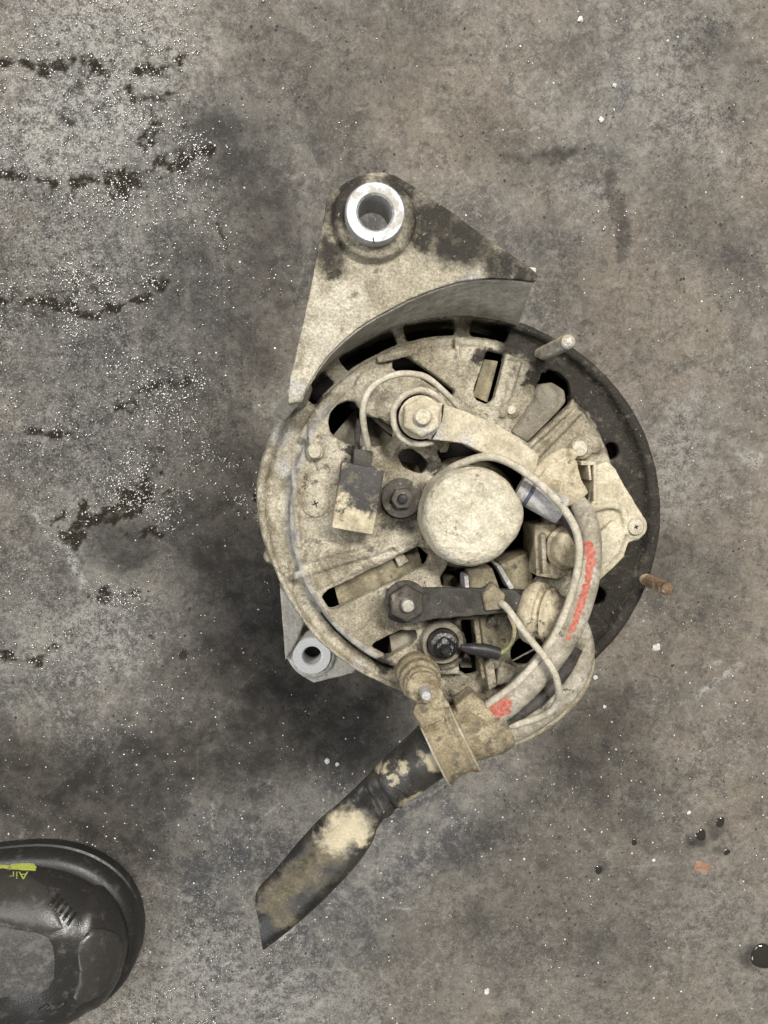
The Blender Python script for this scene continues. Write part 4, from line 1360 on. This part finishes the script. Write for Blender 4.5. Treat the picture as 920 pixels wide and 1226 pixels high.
def shoe_w(s):                                 # half width (m) at distance s (m) behind the toe tip
    a = 0.066
    base = 0.057
    if s < a:
        return base * max(0.0, 1 - (1 - s / a) ** 2.1) ** (1 / 2.1)
    t = (s - a) / (0.285 - a)
    w = base * (1 - 0.28 * math.sin(math.pi * min(t * 0.95, 1)) * (t ** 0.6))
    if t > 0.86:
        w *= max(0.0, 1 - ((t - 0.86) / 0.14) ** 2.2) ** 0.5
    return w


def shoe_h(s):                                 # height of the crown above the sole
    if s < 0.05:
        return 0.036 * max(0.0, 1 - (1 - s / 0.05) ** 2.4) ** (1 / 2.4)
    return 0.036 + 0.048 * sstep(s, 0.05, 0.20)


ss = [0.285 * (0.5 - 0.5 * math.cos(math.pi * k / 70)) for k in range(71)]
sole = MB()


def sole_ring(off, z):
    L, Rr = [], []
    for s in ss:
        w = shoe_w(s)
        k = 1.0 + off / 0.057
        x = tip.x - 0.1425 + (0.1425 - s) * (1.0 + off / 0.1425)
        L.append((x, tip.y + w * k, z))
        Rr.append((x, tip.y - w * k, z))
    return L + Rr[::-1][1:-1]


sole.loft([sole_ring(-0.004, 0.0003), sole_ring(-0.001, 0.002), sole_ring(0.0, 0.005), sole_ring(0.0, 0.011), sole_ring(-0.0012, 0.0118), sole_ring(-0.0012, 0.013), sole_ring(0, 0.0138), sole_ring(-0.0006, 0.021),
           sole_ring(-0.003, 0.0245), sole_ring(-0.008, 0.0255)])
M['rubber'] = plain('black_rubber', (0.022, 0.021, 0.0195), 0.42, 0, 0.2, 0.3, dustc=(0.075, 0.069, 0.06), dust=0.22, spec=0.4)
M['leather'] = plain('scuffed_black_leather', (0.026, 0.0245, 0.0225), 0.30, 0, 0.15, 0.3, dustc=(0.075, 0.070, 0.062), dust=0.24, spec=0.5)
M['leather2'] = plain('smooth_toe_leather', (0.040, 0.0365, 0.032), 0.36, 0, 0.15, 0.25, dustc=(0.085, 0.077, 0.065), dust=0.22, spec=0.5)
M['greymesh'] = plain('dusty_grey_panel', (0.062, 0.059, 0.055), 0.55, 0, 0.35, 0.6, dustc=(0.13, 0.124, 0.113), dust=0.34)
M['lime'] = plain('lime_print', (0.36, 0.40, 0.085), 0.55, 0, 0.15, 0.2, dustc=(0.16, 0.16, 0.08), dust=0.34)
obj('sole', sole, M['rubber'], shoe, ang=50)
NT_ = 36
rings = []
for s in ss[1:]:
    if s > 0.275:
        break
    w = max(0.001, shoe_w(s) - 0.006 + 0.004 * (s < 0.02))
    h = shoe_h(s)
    ring = []
    for k in range(NT_ + 1):
        t = math.pi * k / NT_
        ct, stn = math.cos(t), math.sin(t)
        lean = 1 - 0.10 * max(0, stn)
        open_ = 0.0
        y = w * lean * (abs(ct) ** 0.85) * (1 if ct > 0 else -1)
        z = 0.0235 + h * (stn ** 0.62)
        ring.append((tip.x - 0.005 - s * 0.98, tip.y + y, z))
    rings.append(ring)
upm = MB().loft(rings, closed=False, caps=False)
up_me = raw_mesh('upper', upm.v, upm.f)
fix_normals(up_me)
up_me = apply_mods(up_me, [('SUBSURF', dict(levels=1, render_levels=1))])
bv = BVHTree.FromPolygons([v.co.copy() for v in up_me.vertices], [tuple(p.vertices) for p in up_me.polygons])
EYE = Vector((0, 0, CAM_H))
upper = obj('upper', up_me, M['leather'], shoe, rough=0.25, rscale=90, smooth=True, ang=80)
# ankle opening and laces far behind the toe
collar = MB().tube([(tip.x - 0.17 - 0.045 + 0.05 * math.cos(a), tip.y + 0.031 * math.sin(a), 0.103 + 0.006 * math.cos(a)) for a in [2 * math.pi * k / 16 for k in range(17)]], 0.007, n=12, sub=3)
obj('collar', collar, M['leather2'], shoe)
for k in range(4):
    x = tip.x - 0.115 - 0.013 * k
    row = []
    for yy in (-0.024, -0.012, 0, 0.012, 0.024):
        h = bv.ray_cast(Vector((x, tip.y + yy, 0.3)), Vector((0, 0, -1)))[0]
        row.append((h or Vector((x, tip.y + yy, 0.07))) + Vector((0.004 * math.copysign(1, yy), 0, 0.002)))
    obj('lace', MB().tube(row, 0.0022, n=8, flat=0.6), M['rubber'], shoe)


def drape(name, poly, mat, t=0.0012, step=3.0, parent=None, edge=0.45, warpv=None):
    """a piece of leather or print lying on the shoe's upper; outline in photograph pixels, laid on the real surface"""
    xs = [p[0] for p in poly]
    ys = [p[1] for p in poly]
    pts = [Vector(p) for p in poly]
    # densify outline
    dense = []
    for i, p in enumerate(pts):
        q = pts[(i + 1) % len(pts)]
        m = max(1, int((q - p).length / step))
        for k in range(m):
            dense.append(p.lerp(q, k / m))
    nb = len(dense)

    def inside(x, y):
        c = False
        j = nb - 1
        for i in range(nb):
            a, b = dense[i], dense[j]
            if (a.y > y) != (b.y > y) and x < (b.x - a.x) * (y - a.y) / (b.y - a.y) + a.x:
                c = not c
            j = i
        return c

    allp = list(dense)
    y = min(ys) + step / 2
    while y < max(ys):
        x = min(xs) + step / 2
        while x < max(xs):
            if inside(x, y) and min((Vector((x, y)) - d).length for d in dense) > step * 0.5:
                allp.append(Vector((x, y)))
            x += step
        y += step
    vo, _, fo, _, _, _ = delaunay_2d_cdt(allp, [(i, (i + 1) % nb) for i in range(nb)], [list(range(nb))], 1, 1e-5)
    hits = []
    for p in vo:
        d = (U(p.x, p.y, 0) - EYE).normalized()
        h, nrm, _, _ = bv.ray_cast(EYE, d)
        if h is None:
            h, nrm, _, _ = bv.find_nearest(U(p.x, p.y, 30))
        if nrm.z < 0:
            nrm = -nrm
        dm = min((p - q).length for q in dense)
        hits.append((h, nrm, dm))
    k = len(vo)
    vs = [h + nrm * (t * min(1.0, edge + (1 - edge) * dm / (step * 1.2))) for h, nrm, dm in hits] + [h - nrm * 0.0015 for h, nrm, _ in hits]
    fs = [tuple(f) for f in fo]
    cnt = {}
    for f in fo:
        for i in range(len(f)):
            e = (f[i], f[(i + 1) % len(f)])
            cnt[tuple(sorted(e))] = cnt.get(tuple(sorted(e)), 0) + 1
    for f in fo:
        for i in range(len(f)):
            a, b = f[i], f[(i + 1) % len(f)]
            if cnt[tuple(sorted((a, b)))] == 1:
                fs.append((a, b, b + k, a + k))
    return obj(name, MB().add(vs, fs), mat, parent or shoe, ang=60)


toe = drape('toe_panel', [(112, 1112), (104, 1117), (95, 1126), (92, 1140), (95, 1160), (94, 1178), (88, 1194), (92, 1200), (104, 1198), (118, 1192), (132, 1178), (141, 1160), (145, 1140), (144, 1124), (136, 1116), (124, 1112)], M['leather2'], 0.0018)
side_p = drape('side_panel', [(-70, 1116), (0, 1109), (20, 1113), (45, 1117), (58, 1122), (64, 1134), (66, 1150), (65, 1170), (58, 1184), (45, 1190), (-70, 1200)], M['greymesh'], 0.0012, step=4)
vamp = drape('vamp_panel', [(-70, 1040), (0, 1036), (30, 1044), (55, 1062), (66, 1085), (76, 1112), (60, 1118), (40, 1114), (0, 1104), (-70, 1108)], M['leather2'], 0.0010, step=4)
for k in range(5):
    x0, y0 = 57 + k * 5.2, 1082 + k * 5.6
    drape('vent_slit', [(x0 + 1, y0 - 2 + 4), (x0 + 11, y0 - 12), (x0 + 14, y0 - 10), (x0 + 4, y0 + 5)], M['rubber'], 0.0019, step=2.5, parent=toe)
for k in range(4):
    x0 = 47 + k * 7
    drape('vent_slit', [(x0, 1208 - k), (x0 + 9, 1203 - k), (x0 + 11, 1205 - k), (x0 + 2, 1211 - k)], M['rubber'], 0.0015, step=2.5, parent=toe)
drape('lime_stripe', [(-70, 1042), (0, 1035), (20, 1033), (42, 1031), (44, 1039), (20, 1041), (0, 1043), (-70, 1051)], M['lime'], 0.0015, step=3)
# the word printed on the vamp, upside down as seen here
fc = bpy.data.curves.new('text', 'FONT')
fc.body = 'Air'
fc.size = 1.0
fo_ = bpy.data.objects.new('text', fc)
COL.objects.link(fo_)
dg = bpy.context.evaluated_depsgraph_get()
tm = bpy.data.meshes.new_from_object(fo_.evaluated_get(dg))
bpy.data.objects.remove(fo_)
bm = bmesh.new()
bm.from_mesh(tm)
bmesh.ops.triangulate(bm, faces=bm.faces)
bmesh.ops.subdivide_edges(bm, edges=bm.edges, cuts=2, use_grid_fill=True)
for v in bm.verts:
    px = 34 - v.co.x * 17.5
    py = 1046.5 + v.co.y * 12.5
    d = (U(px, py, 0) - EYE).normalized()
    h, nrm, _, _ = bv.ray_cast(EYE, d)
    if h is None:
        h, nrm = U(px, py, 40), Vector((0, 0, 1))
    if nrm.z < 0:
        nrm = -nrm
    v.co = h + nrm * 0.0016
bm.to_mesh(tm)
bm.free()
obj('printed_word', tm, M['lime'], shoe)
